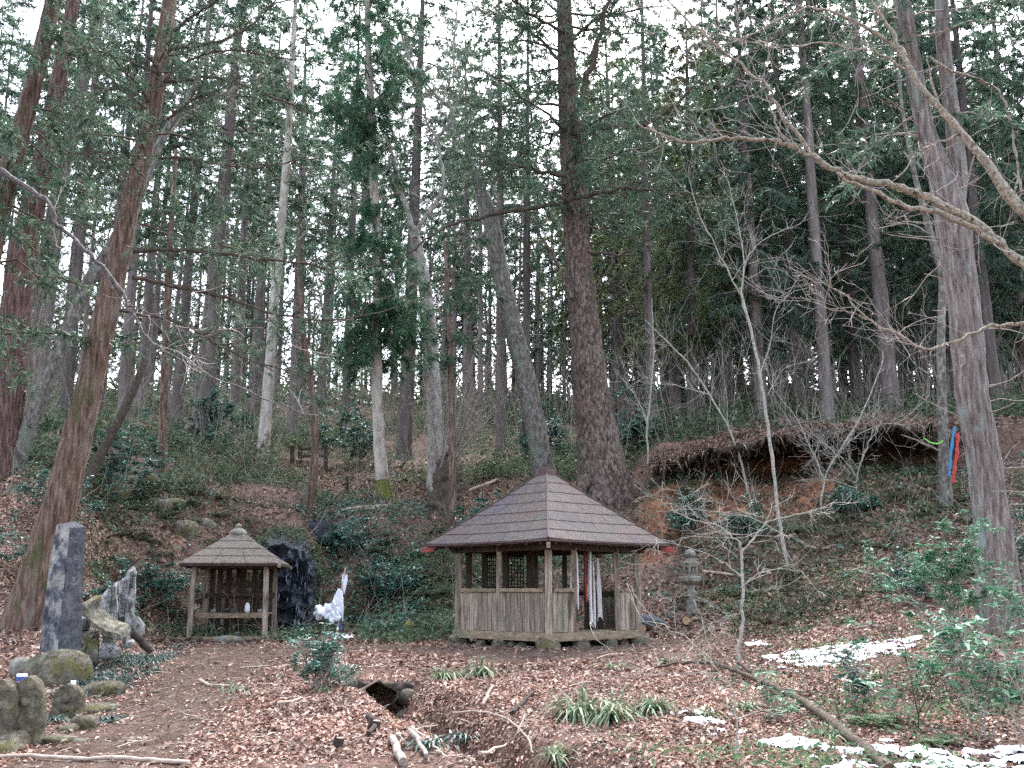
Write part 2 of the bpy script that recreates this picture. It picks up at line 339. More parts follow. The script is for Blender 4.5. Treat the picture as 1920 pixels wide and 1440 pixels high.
col = mixc(n, l, broken(sx.outputs[0]), lit.outputs[0], dirt.outputs[0]); col = mixc(n, l, broken(sx.outputs[2]), col, grn.outputs[0]); col = mixc(n, l, broken(sx.outputs[1]), col, red.outputs[0])
b = n.new('ShaderNodeBsdfPrincipled'); b.inputs['Roughness'].default_value = .9; b.inputs['Specular IOR Level'].default_value = .2; l.new(col, b.inputs['Base Color'])
bn = n.new('ShaderNodeBump'); bn.inputs['Strength'].default_value = .9; bn.inputs['Distance'].default_value = .05; l.new(noise_tex(n, l, co, 18, 9, .75), bn.inputs['Height']); l.new(bn.outputs[0], b.inputs['Normal'])
o = n.new('ShaderNodeOutputMaterial'); l.new(b.outputs[0], o.inputs[0])

# ------------------------------------------------------------------ terrain
COLS = {
 -400: [(9.5,1445),(13,1300),(16,1200),(18,1080),(21,930),(24,850),(30,800),(45,770),(70,752),(95,745)],
 60: [(9.5,1440),(13,1320),(16,1245),(18,1165),(21,1000),(24,880),(30,830),(45,785),(70,760),(95,750)],
 300: [(9.5,1440),(13,1315),(17,1245),(21,1207),(23,1182),(24.5,1070),(26.5,965),(30,890),(36,842),(50,800),(70,765),(95,752)],
 470: [(9.5,1440),(13,1318),(17,1240),(21,1207),(24.8,1190),(25.8,1050),(27.5,960),(32,895),(40,850),(55,808),(75,765),(95,752)],
 540: [(9.5,1440),(13,1320),(17,1240),(21,1208),(25.2,1194),(25.9,1010),(27.5,968),(32,905),(40,862),(55,810),(75,765),(95,752)],
 640: [(9.5,1440),(13,1322),(17,1240),(21,1208),(25.4,1192),(26.6,1080),(28.5,990),(33,915),(42,866),(55,812),(75,765),(95,752)],
 760: [(9.5,1440),(13,1322),(17,1240),(21,1208),(24,1190),(26,1110),(29,1000),(34,915),(42,868),(55,815),(75,765),(95,752)],
 960: [(9.5,1440),(13,1318),(16,1262),(19,1216),(22,1200),(25,1120),(29,990),(33,905),(42,862),(55,815),(75,770),(95,755)],
 1160: [(9.5,1440),(13,1318),(16,1262),(19,1216),(22,1196),(24.5,1130),(28,1010),(31,925),(35,880),(45,840),(60,800),(80,765),(95,755)],
 1250: [(9.5,1440),(13,1314),(16,1256),(19,1213),(21.8,1192),(24.3,1105),(27,985),(28.2,925),(30.5,895),(30.8,850),(36,828),(45,812),(60,785),(80,762),(95,752)],
 1400: [(9.5,1440),(13,1310),(16,1250),(19,1210),(21.5,1188),(24,1085),(27,940),(28.0,902),(30.6,892),(30.9,822),(36,800),(45,790),(60,772),(80,757),(95,750)],
 1780: [(9.5,1440),(13,1305),(16,1230),(18,1192),(21,1105),(24,990),(26.7,912),(28,890),(30.6,880),(30.9,802),(36,782),(45,775),(60,762),(95,748)],
 2300: [(9.5,1430),(13,1285),(16,1195),(18,1140),(21,1050),(24,950),(27,870),(30,800),(36,775),(60,755),(95,745)],
}
CU = np.array([(k-960)/F for k in COLS])
CZ = [(np.array([-60, 0, 6]+[y for y, _ in v]+[130, 400]), np.array([-.6, -.02, 0]+[zat(p, y) for y, p in v]+[zat(v[-1][1], v[-1][0])+2, zat(v[-1][1], v[-1][0])-8])) for v in COLS.values()]
_ph = rng.uniform(0, 6.28, (3, 40)); _ang = rng.uniform(0, 6.28, 40)
def fbm(x, y, f0=1.0, k0=0, octs=5, per=3):
    s = 0; amp = 1; f = f0; tot = 0
    for o_ in range(octs):
        for j in range(per):
            i = (k0 + o_*per + j) % 40; a = _ang[i]
            s = s + amp*np.sin((x*np.cos(a)+y*np.sin(a))*f*(1+.17*j) + _ph[0, i] + 1.3*np.sin((x*np.sin(a)-y*np.cos(a))*f*.7+_ph[1, i]))
        tot += amp*per**.5; amp *= .5; f *= 2.03
    return s/tot
def base_h(x, y):
    x = np.asarray(x, float); y = np.asarray(y, float)
    u = x/np.maximum(y, 12)
    zs = np.stack([np.interp(y, Y_, Z_) for Y_, Z_ in CZ])
    uc = np.clip(u, CU[0], CU[-1]); i = np.clip(np.searchsorted(CU, uc)-1, 0, len(CU)-2)
    t = (uc-CU[i])/(CU[i+1]-CU[i]); t = t*t*(3-2*t)
    g = np.indices(u.shape) if u.ndim else ()
    z0 = np.take_along_axis(zs, i[None], 0)[0]; z1 = np.take_along_axis(zs, (i+1)[None], 0)[0]
    return z0*(1-t)+z1*t
def ray0(px, py, hf, y0=6., y1=110.):
    ys = np.linspace(y0, y1, 4000); xr = (px-960)/F; yr = (720-py)/F
    d = np.array([xr, CT-yr*ST, ST+yr*CT]); P = EYE + d[None]*(ys/d[1])[:, None]
    b = np.nonzero(P[:, 2] < hf(P[:, 0], P[:, 1]))[0]
    return P[b[0]] if len(b) else P[-1]
DITCH = np.array([ray0(px, py, base_h)[:2] for px, py in ((712, 1300), (790, 1335), (880, 1372), (960, 1410), (1030, 1438))] + [[1.2, 7.5], [1.6, 4.]])
PATHS = [np.array([ray0(px, py, base_h)[:2] for px, py in q]) for q in (
    [(180, 1440), (230, 1390), (330, 1320), (415, 1250), (440, 1212)], [(430, 1240), (560, 1222), (700, 1212), (860, 1222), (1010, 1232), (1190, 1214), (1340, 1200)])]
def pdist(x, y, L):
    d = np.full(np.shape(x), 1e9)
    for a, b_ in zip(L[:-1], L[1:]):
        ab = b_-a; t = np.clip(((x-a[0])*ab[0]+(y-a[1])*ab[1])/(ab@ab), 0, 1)
        d = np.minimum(d, np.hypot(x-a[0]-t*ab[0], y-a[1]-t*ab[1]))
    return d
MOUND = ray0(600, 1345, base_h)[:2]; HOLE = ray0(706, 1292, base_h)[:2]
PAVC = at(1027, 1150, 20.8)[:2]
def H(x, y):
    x = np.asarray(x, float); y = np.asarray(y, float)
    z = base_h(x, y)
    dd = pdist(x, y, DITCH)
    z = z - .62*np.exp(-(dd/.40)**2) + .10*np.exp(-((dd-.75)/.3)**2)
    z = z + .16*np.exp(-(((x-MOUND[0])/1.0)**2+((y-MOUND[1])/1.6)**2))
    z = z - .34*np.exp(-(((x-HOLE[0])/.40)**2+((y-HOLE[1]-.05)/.34)**2)**2)
    pm = np.minimum(pdist(x, y, PATHS[0]), pdist(x, y, PATHS[1]))
    flat = np.exp(-(pm/.9)**2); pav = np.exp(-(np.hypot(x-PAVC[0], y-PAVC[1])/2.2)**4)
    rough = np.clip((y-21)/6, 0, 1)*.16 + .055
    z = z + rough*fbm(x, y, 1.3, 0)*(1-.7*flat)*(1-pav) + .018*fbm(x, y, 8., 7, 3)
    return z*(1-pav) + .50*pav
def ray(px, py): return ray0(px, py, H)
def G(px, Y):
    x = (px-960)/F*Y
    for _ in range(6):
        z = float(H(np.array(x), np.array(float(Y)))); dep = Y*CT + (z-EYE[2])*ST; x = (px-960)/F*dep
    return np.array([x, Y, z])
def hn(x, y, e=.08):
    zx = (H(x+e, y)-H(x-e, y))/(2*e); zy = (H(x, y+e)-H(x, y-e))/(2*e)
    return nrm(np.stack([-zx, -zy, np.ones_like(zx)], -1))
ys = np.unique(np.concatenate([np.linspace(-60, 4, 20), np.linspace(4, 9, 25), np.linspace(9, 20, 190), np.linspace(20, 33, 230), np.linspace(33, 60, 140), np.linspace(60, 130, 90), np.linspace(130, 170, 8)]))
us = np.concatenate([np.linspace(-1.6, -.65, 40)[:-1], np.linspace(-.65, .65, 420), np.linspace(.65, 1.6, 40)[1:]])
YY, UU = np.meshgrid(ys, us, indexing='ij'); XX = UU*np.maximum(YY, 12); ZZ = H(XX, YY)
ny, nx = YY.shape
k, j = np.meshgrid(np.arange(ny-1), np.arange(nx-1), indexing='ij')
mb = MB(); mb.quads(np.stack([XX, YY, ZZ], -1), np.stack([k*nx+j, k*nx+j+1, (k+1)*nx+j+1, (k+1)*nx+j], -1))
ground = mb.build('ground', 'ground', smooth=True, kind='structure')
def masks(x, y):
    pm = np.minimum(pdist(x, y, PATHS[0]), pdist(x, y, PATHS[1])*1.15)
    path = np.maximum(np.exp(-(pm/(1.0+.25*fbm(x, y, 1.7, 15)))**4), .9*np.exp(-(pdist(x, y, DITCH)/.3)**4))
    u = (x/np.maximum(y, 12))*F+960
    red = np.exp(-(((u-1440)/150)/1.0)**4)*np.clip((y-25.6)/1., 0, 1)*np.clip((32-y)/.8, 0, 1)
    red = np.maximum(red, np.exp(-((u-1235)/55)**2)*np.clip((y-24.8)/1, 0, 1)*np.clip((29.5-y)/1, 0, 1))
    red = np.maximum(red*.85, .42*np.exp(-((u-345)/35)**2)*np.clip((y-24)/.6, 0, 1)*np.clip((27-y)/.6, 0, 1))
    gr = np.clip((y-20.5)/3, 0, 1)*(.42+.25*fbm(x, y, .5, 11))
    return path, red, gr
pa, re, gr = masks(XX, YY)
ca = ground.data.color_attributes.new('soil', 'FLOAT_COLOR', 'POINT')
ca.data.foreach_set('color', np.stack([pa, re, gr, np.ones_like(pa)], -1).astype(np.float32).ravel())

# leaf litter, one leaf after another over the ground
def scatter(N, y0, y1, dens, umax=.58, power=1.0):
    t = rng.random(N)**power; y = y0+(y1-y0)*t; u = rng.uniform(-umax, umax, N); x = u*y*1.02
    keep = rng.random(N) < dens(x, y); return x[keep], y[keep]
def lay_leaves(mb, x, y, L, tilt=.5, lift=.012):
    N = len(x); nn = hn(x, y); O = np.stack([x, y, H(x, y)], -1) + nn*(lift*rng.random(N)+.004)[:, None]
    nn = nrm(nn + tilt*rng.standard_normal((N, 3))*.6)
    D = nrm(np.cross(nn, rng.standard_normal((N, 3)))); Ls = L*rng.choice([.55, .75, .95, 1.15, 1.6], N, p=[.15, .3, .3, .18, .07])*rng.uniform(.85, 1.15, N)
    mb.leaves(O, D, nn, Ls, Ls*rng.uniform(.42, .62, N), .22)
def dl(x, y):
    p, r_, g_ = masks(x, y); pav = np.hypot(x-PAVC[0], y-PAVC[1]) < 1.9
    return np.where(pav, .02, 1-.95*p)*np.clip(.72+.8*fbm(x, y, 1.1, 5), .08, 1)
mb = MB(); x, y = scatter(210000, 8.6, 15, dl, power=.85); lay_leaves(mb, x, y, .062); x, y = scatter(140000, 15, 24, dl, power=.9); lay_leaves(mb, x, y, .085)
mb.build('leaf_litter', 'litter', label='pinkish brown fallen leaves covering the forest floor in front', category='fallen leaves', kind='stuff')
mb = MB(); x, y = scatter(8000, 8.6, 24, lambda x, y: np.full(len(x), 1.), power=.85); nn = hn(x, y); O = np.stack([x, y, H(x, y)], -1)+nn*.016; D = nrm(np.cross(nn, rng.standard_normal((len(x), 3)))+nn*rng.normal(0, .12, (len(x), 1))); L_ = rng.uniform(.04, .22, len(x))[:, None]
mb.tubes(np.stack([O, O+D*L_*.5+rng.standard_normal(O.shape)*.008, O+D*L_], 1), np.tile([.004, .003, .002], (len(x), 1))*rng.uniform(.5, 1.4, (len(x), 1)), 3); mb.build('twig_bits', 'branch_bark', label='broken twig bits strewn through the fallen leaves', category='twigs', kind='stuff')
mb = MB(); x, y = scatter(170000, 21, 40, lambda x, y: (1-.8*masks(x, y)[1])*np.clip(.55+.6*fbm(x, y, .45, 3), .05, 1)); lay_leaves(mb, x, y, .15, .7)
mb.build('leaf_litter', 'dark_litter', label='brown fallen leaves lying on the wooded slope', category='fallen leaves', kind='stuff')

# ------------------------------------------------------------------ tree builders
def conifer_parts(seed, Ht, cb, Rc, nb, r0, twigs=7.5, bl=.21, bw=.042, nbld=26, droop=.35, ndead=16, lean=.01):
    """returns (wood MB, foliage MB), base at the origin"""
    g = np.random.default_rng(seed)
    z = np.linspace(-.4, Ht, 26); wob = np.cumsum(g.standard_normal((26, 2))*lean*Ht/26, 0); wob -= wob[0]
    P = np.stack([wob[:, 0], wob[:, 1], z], 1); rad = r0*np.clip(1-z/Ht, .03, 1)**.75
    wood = MB(); wood.trunk(P, rad, 10, .25, 5, .05, seed, .5, .5)
    def axis(zz): return np.stack([np.interp(zz, z, P[:, 0]), np.interp(zz, z, P[:, 1]), zz], -1)
    N = nb; t = (np.arange(N)+g.random(N))/N; hz = Ht*(cb + (.985-cb)*t)
    prof = (1-t)**.65*np.clip(.55+.55*np.minimum(1, t/.15), 0, 1.05)
    L = Rc*(.12+prof)*g.uniform(.55, 1.25, N); az = np.arange(N)*2.399+g.uniform(-.5, .5, N)
    s = np.linspace(0, 1, 6)
    o_ = np.stack([np.cos(az), np.sin(az), np.zeros(N)], -1)
    up0 = g.uniform(-.15, .45, N)*(.4+t)
    B = axis(hz)[:, None] + o_[:, None]*(L[:, None]*s)[:, :, None]
    B[:, :, 2] += (up0*L)[:, None]*s - (droop*g.uniform(.5, 1.3, N)*L)[:, None]*s**2
    B[:, 1:, :2] += np.cumsum(g.standard_normal((N, 5, 2))*.05*L[:, None, None], 1)
    wood.tubes(B, (.012+.011*L)[:, None]*np.linspace(1, .2, 6)[None], 3)
    if ndead:
        hz = Ht*g.uniform(.12, cb+.05, ndead); az = g.uniform(0, 6.28, ndead); L2 = g.uniform(.5, Rc*.8, ndead)
        o2 = np.stack([np.cos(az), np.sin(az), g.uniform(-.35, .3, ndead)], -1)
        D = axis(hz)[:, None] + o2[:, None]*(L2[:, None]*s)[:, :, None]; D[:, :, 2] -= (.2*L2)[:, None]*s**2
        D[:, 1:] += np.cumsum(g.standard_normal((ndead, 5, 3))*.04*L2[:, None, None], 1)
        wood.tubes(D, .018*np.linspace(1, .3, 6)[None]*np.ones((ndead, 1)), 3)
    fol = MB()
    n_t = np.maximum(2, (L*twigs).astype(int)); bi = np.repeat(np.arange(N), n_t); M = len(bi)
    q = .18+.82*g.random(M)**.8; fi = q*5; i0 = np.minimum(fi.astype(int), 4); fr = (fi-i0)[:, None]
    O = B[bi, i0]*(1-fr)+B[bi, i0+1]*fr; bd = nrm(B[bi, i0+1]-B[bi, i0])
    lat = nrm(np.cross(bd, [[0, 0, 1.]]))*np.where(g.random(M) < .5, -1, 1)[:, None]
    td = nrm(bd*g.uniform(.2, .9, M)[:, None] + lat*g.uniform(.3, 1, M)[:, None] + np.array([0, 0, -.25])*g.uniform(0, 1.6, M)[:, None])
    tl = g.uniform(.25, .6, M)*(1.15-.6*q)*np.clip(L[bi]/1.5, .5, 1.3)
    wood.tubes(np.stack([O, O+td*tl[:, None]], 1), np.full((M, 2), .006), 3)
    ti = np.repeat(np.arange(M), nbld); K = len(ti); qq = g.random(K)
    o3 = O[ti] + td[ti]*(tl[ti]*qq)[:, None] + g.standard_normal((K, 3))*.03
    o3[:, 2] -= .18*tl[ti]*qq**2
    bdv = nrm(td[ti]*.7 + g.standard_normal((K, 3))*.55 + [0, 0, -.12])
    nv = nrm(np.array([0, 0, 1.]) + g.standard_normal((K, 3))*.6)
    fol.blades(o3, bdv, nv, bl*g.uniform(.5, 1.3, K), bw*g.uniform(.6, 1.4, K))
    return wood, fol
def grow(g, start, d, L, r, depth, out, kids=(2, 4), spread=.7, up=.12, K=5, ratio=.62, wig=.18):
    """bare branches: appends (polyline, radii) lists"""
    P = [np.array(start, float)]; d = nrm(np.array(d, float)); dirs = [d]
    for i in range(K-1):
        d = nrm(d + g.standard_normal(3)*wig + [0, 0, up*.3]); P.append(P[-1]+d*L/(K-1)); dirs.append(d)
    P = np.array(P); out.append((P, np.linspace(r, r*.45, K)))
    if depth <= 0: return
    for _ in range(g.integers(kids[0], kids[1]+1)):
        t = g.uniform(.3, 1.0); i = min(int(t*(K-1)), K-2); f = t*(K-1)-i
        p = P[i]*(1-f)+P[i+1]*f; dd = nrm(dirs[i] + g.standard_normal(3)*spread + [0, 0, up])
        grow(g, p, dd, L*ratio*g.uniform(.7, 1.2), r*.55*(1-.3*t), depth-1, out, kids, spread, up, K, ratio, wig)
def add_out(mb, out, S=4, rmin=.003):
    if not out: return
    mb.tubes(np.stack([p for p, _ in out]), np.maximum(np.stack([r for _, r in out]), rmin), S)
def pxpath(pts, Y, dY=0.0):
    """photo measurements (px, py) of one limb at distance Y (drifting by dY along it) -> world polyline"""
    n_ = len(pts); return np.array([at(p[0], p[1], Y + dY*i/max(1, n_-1)) for i, p in enumerate(pts)])
def limb(mb, pts, Y, w0, w1, dY=0., S=6, seed=0, twig=0, tl=.6, tdepth=1, trad=.008, tmat=None, up=.1, spread=.8, sub=4, fol=None, fl=None, jit=.012):
    P = spline(pxpath(pts, Y, dY), sub); g = np.random.default_rng(seed)
    P[1:-1] += g.standard_normal((len(P)-2, 3))*jit
    r = np.linspace(w0, w1, len(P))/2/ppm(Y)*.8*(1+.13*g.standard_normal(len(P))*(g.random(len(P)) < .5))
    mb.tubes(P, r, S)
    T = nrm(np.gradient(P, axis=0)); out = []
    for i in range(twig):
        k_ = g.integers(len(P)//6, len(P)); d = nrm(T[k_]*.7 + g.standard_normal(3)*spread + [0, 0, up])
        grow(g, P[k_], d, tl*g.uniform(.5, 1.3), max(trad*g.uniform(.6, 1.1), .003), tdepth, out, (1, 3), .7, up, 5, .65, .16)
    add_out(tmat or mb, out, 3)
    if fol is not None: spray(fol, out, g, *(fl or ()))
    return P
def spray(fol, out, g, bl=.12, bw=.018, per=60, droop=.15, frac=.35):
    """needle sprays along the outer part of twigs"""
    if not out: return
    P = np.stack([p for p, _ in out]); N, K, _ = P.shape; idx = np.repeat(np.arange(N), per); M = len(idx)
    q = (frac+(1-frac)*g.random(M))*(K-1); i0 = np.minimum(q.astype(int), K-2); fr = (q-i0)[:, None]
    O = P[idx, i0]*(1-fr)+P[idx, i0+1]*fr + g.standard_normal((M, 3))*.02; d = nrm(P[idx, i0+1]-P[idx, i0])
    D = nrm(d*.7 + g.standard_normal((M, 3))*.6 + [0, 0, -droop]); nv = nrm(g.standard_normal((M, 3))*.7+[0, 0, 1])
    fol.blades(O, D, nv, bl*g.uniform(.5, 1.4, M), bw*g.uniform(.7, 1.4, M))
def px_trunk(mb, pts, Y, ws, S=18, seed=0, flare=.4, lobes=.5, rough=.06, sink=.5, ring=.2, dY=0.):
    """trunk measured in the photo; its foot is pushed sink metres into the ground"""
    P = pxpath(pts, Y, dY); r = np.array(ws)/2/ppm(Y); d = nrm(P[0]-P[1])
    P = np.concatenate([[P[0]+d*sink], P]); r = np.concatenate([[r[0]*1.05], r])
    return mb.trunk(P, r, S, lobes, 5, rough, seed, flare, ring)
def crown_on(wood, fol, axisP, z0, z1, n_, Lf, g, bl=.2, bw=.045, per=14, droop=.3, twigs=9, up=(-.1, .35), azr=None, tr=.02):
    """conifer branches with sprays round a trunk polyline between heights z0 and z1"""
    zz = np.sort(g.uniform(z0, z1, n_)); A = np.stack([np.interp(zz, axisP[:, 2], axisP[:, 0]), np.interp(zz, axisP[:, 2], axisP[:, 1]), zz], 1)
    az = g.uniform(*(azr or (0, 6.28)), n_); L = np.array([Lf((z-z0)/(z1-z0)) for z in zz])*g.uniform(.5, 1.25, n_); s = np.linspace(0, 1, 6)
    o_ = np.stack([np.cos(az), np.sin(az), np.zeros(n_)], -1)
    B = A[:, None] + o_[:, None]*(L[:, None]*s)[:, :, None]; B[:, :, 2] += (g.uniform(*up, n_)*L)[:, None]*s - (droop*g.uniform(.4, 1.3, n_)*L)[:, None]*s**2
    B[:, 1:] += np.cumsum(g.standard_normal((n_, 5, 3))*.045*L[:, None, None], 1)
    wood.tubes(B, (tr*(.5+.4*L))[:, None]*np.linspace(1, .2, 6)[None], 4)
    nt_ = np.maximum(3, (L*twigs).astype(int)); bi = np.repeat(np.arange(n_), nt_); M = len(bi); q = .2+.8*g.random(M)**.75; fi = q*5; i0 = np.minimum(fi.astype(int), 4); fr = (fi-i0)[:, None]
    O = B[bi, i0]*(1-fr)+B[bi, i0+1]*fr; bd = nrm(B[bi, i0+1]-B[bi, i0])
    td = nrm(bd*g.uniform(.2, .9, M)[:, None] + g.standard_normal((M, 3))*.55 + np.array([0, 0, -.3])*g.uniform(0, 1.5, M)[:, None]); tl = g.uniform(.2, .55, M)*np.clip(L[bi]/1.4, .5, 1.4)*(1.15-.5*q)
    wood.tubes(np.stack([O, O+td*tl[:, None]], 1), np.full((M, 2), .005), 3)
    ti = np.repeat(np.arange(M), per); K = len(ti); qq = g.random(K)
    o3 = O[ti]+td[ti]*(tl[ti]*qq)[:, None]+g.standard_normal((K, 3))*.025; o3[:, 2] -= .15*tl[ti]*qq**2
    fol.blades(o3, nrm(td[ti]*.7+g.standard_normal((K, 3))*.55+[0, 0, -.12]), nrm(np.array([0, 0, 1.])+g.standard_normal((K, 3))*.6), bl*g.uniform(.5, 1.3, K), bw*g.uniform(.6, 1.4, K))

# ------------------------------------------------------------------ named trees
FOOT = 0
# far-left cedars
def std_tree(name, label, cat, pts, Y, ws, bark, seed, group=None, S=18, flare=.4, rough=.06, extra=None, foliage='cedar_needles', sink=1.0, lobes=.5):
    root = thing(name, label, cat, group=group); mb = MB(); Q, r = px_trunk(mb, pts, Y, ws, S, seed, flare, lobes, rough, sink)
    br, fol = MB(), MB()
    if extra: extra(br, fol, Q, np.random.default_rng(seed+50))
    mb.build('trunk', bark, root, True)
    if br.n: br.build('branches', 'dark_branch' if bark in ('cedar_bark', 'red_bark', 'giant_bark') else 'pale_grey_bark' if bark == 'pale_grey_bark' else 'branch_bark', root, kind='stuff')
    if fol.n: fol.build('crown', foliage, root)
    base = pxpath(pts[:1], Y)[0]; recenter(root, tuple(base)); return root
def high_crown(z0, z1, n_, Lmax, **kw):
    return lambda br, fol, Q, g: crown_on(br, fol, Q, z0, min(z1, Q[-1, 2]), n_, lambda t: Lmax*(1-.6*t), g, **kw)

# tree A (foot outside the frame), B, B2
std_tree('cedar_tree', 'dark old cedar leaning in from beyond the stone monument', 'tree', [(-190, 1000), (-120, 800), (-55, 600), (8, 350), (48, 220), (100, 0), (140, -200), (190, -480)], 17.5, [76, 64, 52, 44, 37, 30, 24, 9], 'cedar_bark', 1,
         extra=high_crown(5.5, 14, 70, 2.3, per=18, bl=.16, bw=.03))
std_tree('cedar_tree', 'thick red-barked cedar on the bank left of the grey leaning tree', 'tree', [(0, 880), (10, 800), (20, 674), (40, 500), (60, 400), (85, 290), (120, 100), (142, -20), (180, -300)], 24, [66, 60, 56, 52, 46, 40, 30, 23, 9], 'red_bark', 2,
         extra=high_crown(9.5, 17, 50, 2.2, per=18, bl=.16, bw=.03))
std_tree('cedar_tree', 'slim pale cedar trunk close behind the thick red-barked cedar', 'tree', [(22, 870), (48, 674), (83, 500), (115, 333), (150, 174), (183, 40), (230, -160)], 25.5, [34, 32, 30, 28, 27, 24, 12], 'lichen_bark', 3,
         extra=high_crown(11, 17.5, 40, 2.0, per=18, bl=.16, bw=.03))
std_tree('leaning_tree', 'smooth grey-green leaning tree on the bank behind the cedars', 'tree', [(38, 845), (95, 700), (135, 600), (165, 530), (205, 470), (258, 375), (298, 270), (330, 215), (366, 165), (385, 90), (392, 10)], 24, [32, 29, 27, 26, 25, 20, 17, 14, 11, 8, 5], 'grey_bark', 4,
         extra=lambda br, fol, Q, g: (limb(br, [(300, 270), (340, 225), (400, 185), (440, 165), (500, 140)], 24, 9, 3, seed=9, twig=12, tl=1.2, tdepth=2),
                                      limb(br, [(330, 215), (380, 200), (430, 175), (520, 120)], 24, 7, 2, seed=10, twig=14, tl=1.2, tdepth=2)))
# tree C, with its long half-bare limbs
def limbs_C(br, fol, Q, g):
    Y = 17.5
    L = [([(315, 95), (360, 85), (420, 76), (470, 48), (500, 20), (540, -30)], 9, 3), ([(302, 155), (350, 150), (400, 145), (450, 160), (520, 185), (580, 212)], 9, 3),
         ([(283, 238), (320, 215), (350, 195), (370, 180)], 7, 3), ([(283, 296), (330, 294), (380, 302), (440, 312), (500, 312), (560, 300)], 7, 2),
         ([(250, 470), (330, 468), (400, 475), (470, 482), (560, 492), (640, 505), (700, 500)], 9, 3), ([(262, 420), (310, 435), (380, 450), (450, 470)], 5, 2),
         ([(225, 582), (300, 595), (360, 615), (400, 640), (470, 675), (560, 700), (630, 712)], 8, 2), ([(248, 520), (300, 530), (370, 545), (430, 560), (520, 590), (620, 600), (690, 590)], 10, 3),
         ([(322, 60), (370, 25), (410, 0), (450, -40)], 7, 3), ([(300, 140), (230, 110), (150, 90), (90, 50)], 5, 2), ([(290, 215), (230, 170), (180, 110)], 5, 2),
         ([(300, 160), (360, 110), (440, 95), (540, 110), (640, 120)], 6, 2), ([(270, 330), (230, 300), (190, 285), (150, 290)], 4, 2)]
    for i, (p, a, b_) in enumerate(L):
        limb(br, p, Y, a*1.25, b_*1.1, dY=g.uniform(-1.2, .8), seed=100+i, twig=22, tl=.85, tdepth=2, trad=.013, spread=.75, up=-.05, fol=fol, fl=(.11, .018, 11 if i in (2, 3, 4, 5, 6, 7) else 4, .2, .5))
    crown_on(br, fol, Q, 9.5, Q[-1, 2], 24, lambda t: 2.2-t, g, bl=.15, bw=.026, per=7)
std_tree('cedar_tree', 'mossy reddish cedar leaning behind the tall stone monument with long bare limbs', 'tree', [(48, 1165), (70, 1090), (120, 920), (165, 740), (205, 560), (240, 400), (270, 280), (300, 130), (318, 0), (345, -200)], 17.8, [80, 70, 60, 51, 43, 38, 36, 33, 31, 14], 'cedar_bark', 5, extra=limbs_C, flare=.5)
# snag
std_tree('dead_snag', 'broken dark leaning snag on the bank behind the mossy cedar', 'snag', [(165, 900), (200, 830), (235, 765), (262, 705), (272, 668)], 24.5, [20, 17, 16, 15, 10], 'dark_branch', 6, flare=.2)
# right twin tree
def extra_R(br, fol, Q, g):
    mb2 = br
    for i in range(46):
        k_ = g.integers(10, len(Q)-2); y_ = Q[k_]; d = nrm(np.array([g.choice([-1, 1])*g.uniform(.4, 1), g.uniform(-1, .6), g.uniform(-.1, .4)])); out = []
        grow(g, y_, d, g.uniform(.5, 1.5), .014, 0, out, (0, 1), .5, .05); add_out(br, out, 4)
root = thing('twin_trunk_tree', 'tall twin-stemmed tree with flaking reddish bark beside the leafy sapling', 'tree'); mb = MB()
Q, r = px_trunk(mb, [(1890, 1215), (1876, 1165), (1862, 1000), (1845, 860), (1823, 754), (1807, 577), (1784, 400), (1770, 345), (1735, 248), (1709, 106), (1692, 0), (1670, -220)], 18, [96, 82, 66, 62, 61, 58, 62, 52, 34, 34, 31, 14], 20, 11, .35, .5, .06, .6)
px_trunk(mb, [(1788, 400), (1796, 330), (1790, 248), (1770, 106), (1765, 0), (1775, -220)], 18.05, [36, 38, 31, 29, 26, 12], 16, 12, 0, 0, .05, 0)
mb.build('trunk', 'lichen_bark', root, True); br, fol = MB(), MB(); extra_R(br, fol, Q, np.random.default_rng(3))
crown_on(br, fol, Q, 9.5, Q[-1, 2], 26, lambda t: 1.8, np.random.default_rng(4), per=10)
br.build('branches', 'branch_bark', root, kind='stuff'); fol.build('crown', 'dark_needles', root); recenter(root, tuple(at(1885, 1200, 18)))
# slim trunk carrying the tapes
root = std_tree('slim_tree', 'slim straight grey trunk with coloured tapes tied beside it', 'tree', [(1774, 945), (1770, 850), (1766, 760), (1764, 640), (1768, 520), (1745, 440), (1715, 330), (1690, 200), (1680, 40)], 25.5, [24, 20, 18, 15, 14, 12, 9, 7, 4], 'grey_bark', 13,
         extra=lambda br, fol, Q, g: [limb(br, p, 25.5, 5, 2, seed=200+i, twig=6, tl=.9, tdepth=2) for i, p in enumerate([[(1770, 850), (1730, 830), (1690, 815)], [(1768, 520), (1800, 400), (1830, 280)], [(1745, 440), (1700, 420), (1640, 430)]])])
for nm, col, pts, w_, lab in (('ribbon', 'blue_tape', [(1791, 800), (1786, 830), (1782, 870), (1781, 893)], 9, 'blue tape hanging from the slim grey trunk'),
                              ('ribbon', 'red_tape', [(1796, 812), (1795, 850), (1790, 880), (1788, 905)], 11, 'red tape hanging from the slim grey trunk')):
    P = spline(pxpath(pts, 25.1), 4); mb = MB(); wv = w_/ppm(25)/2; sdv = np.array([1, .25, 0])
    V = np.stack([np.stack([p+sdv*wv*(.45+.5*math.sin(i*1.7)), p-sdv*wv*(.45+.5*math.cos(i*2.1)), p-sdv*wv*.6+[0, .03, 0], p+sdv*wv*.6+[0, .03, 0]]) for i, p in enumerate(P)])
    K = len(P); mb.quads(V, [(k_*4+j_, k_*4+(j_+1) % 4, (k_+1)*4+(j_+1) % 4, (k_+1)*4+j_) for k_ in range(K-1) for j_ in range(4)])
    tag(mb.build(nm, col), lab, 'ribbon')
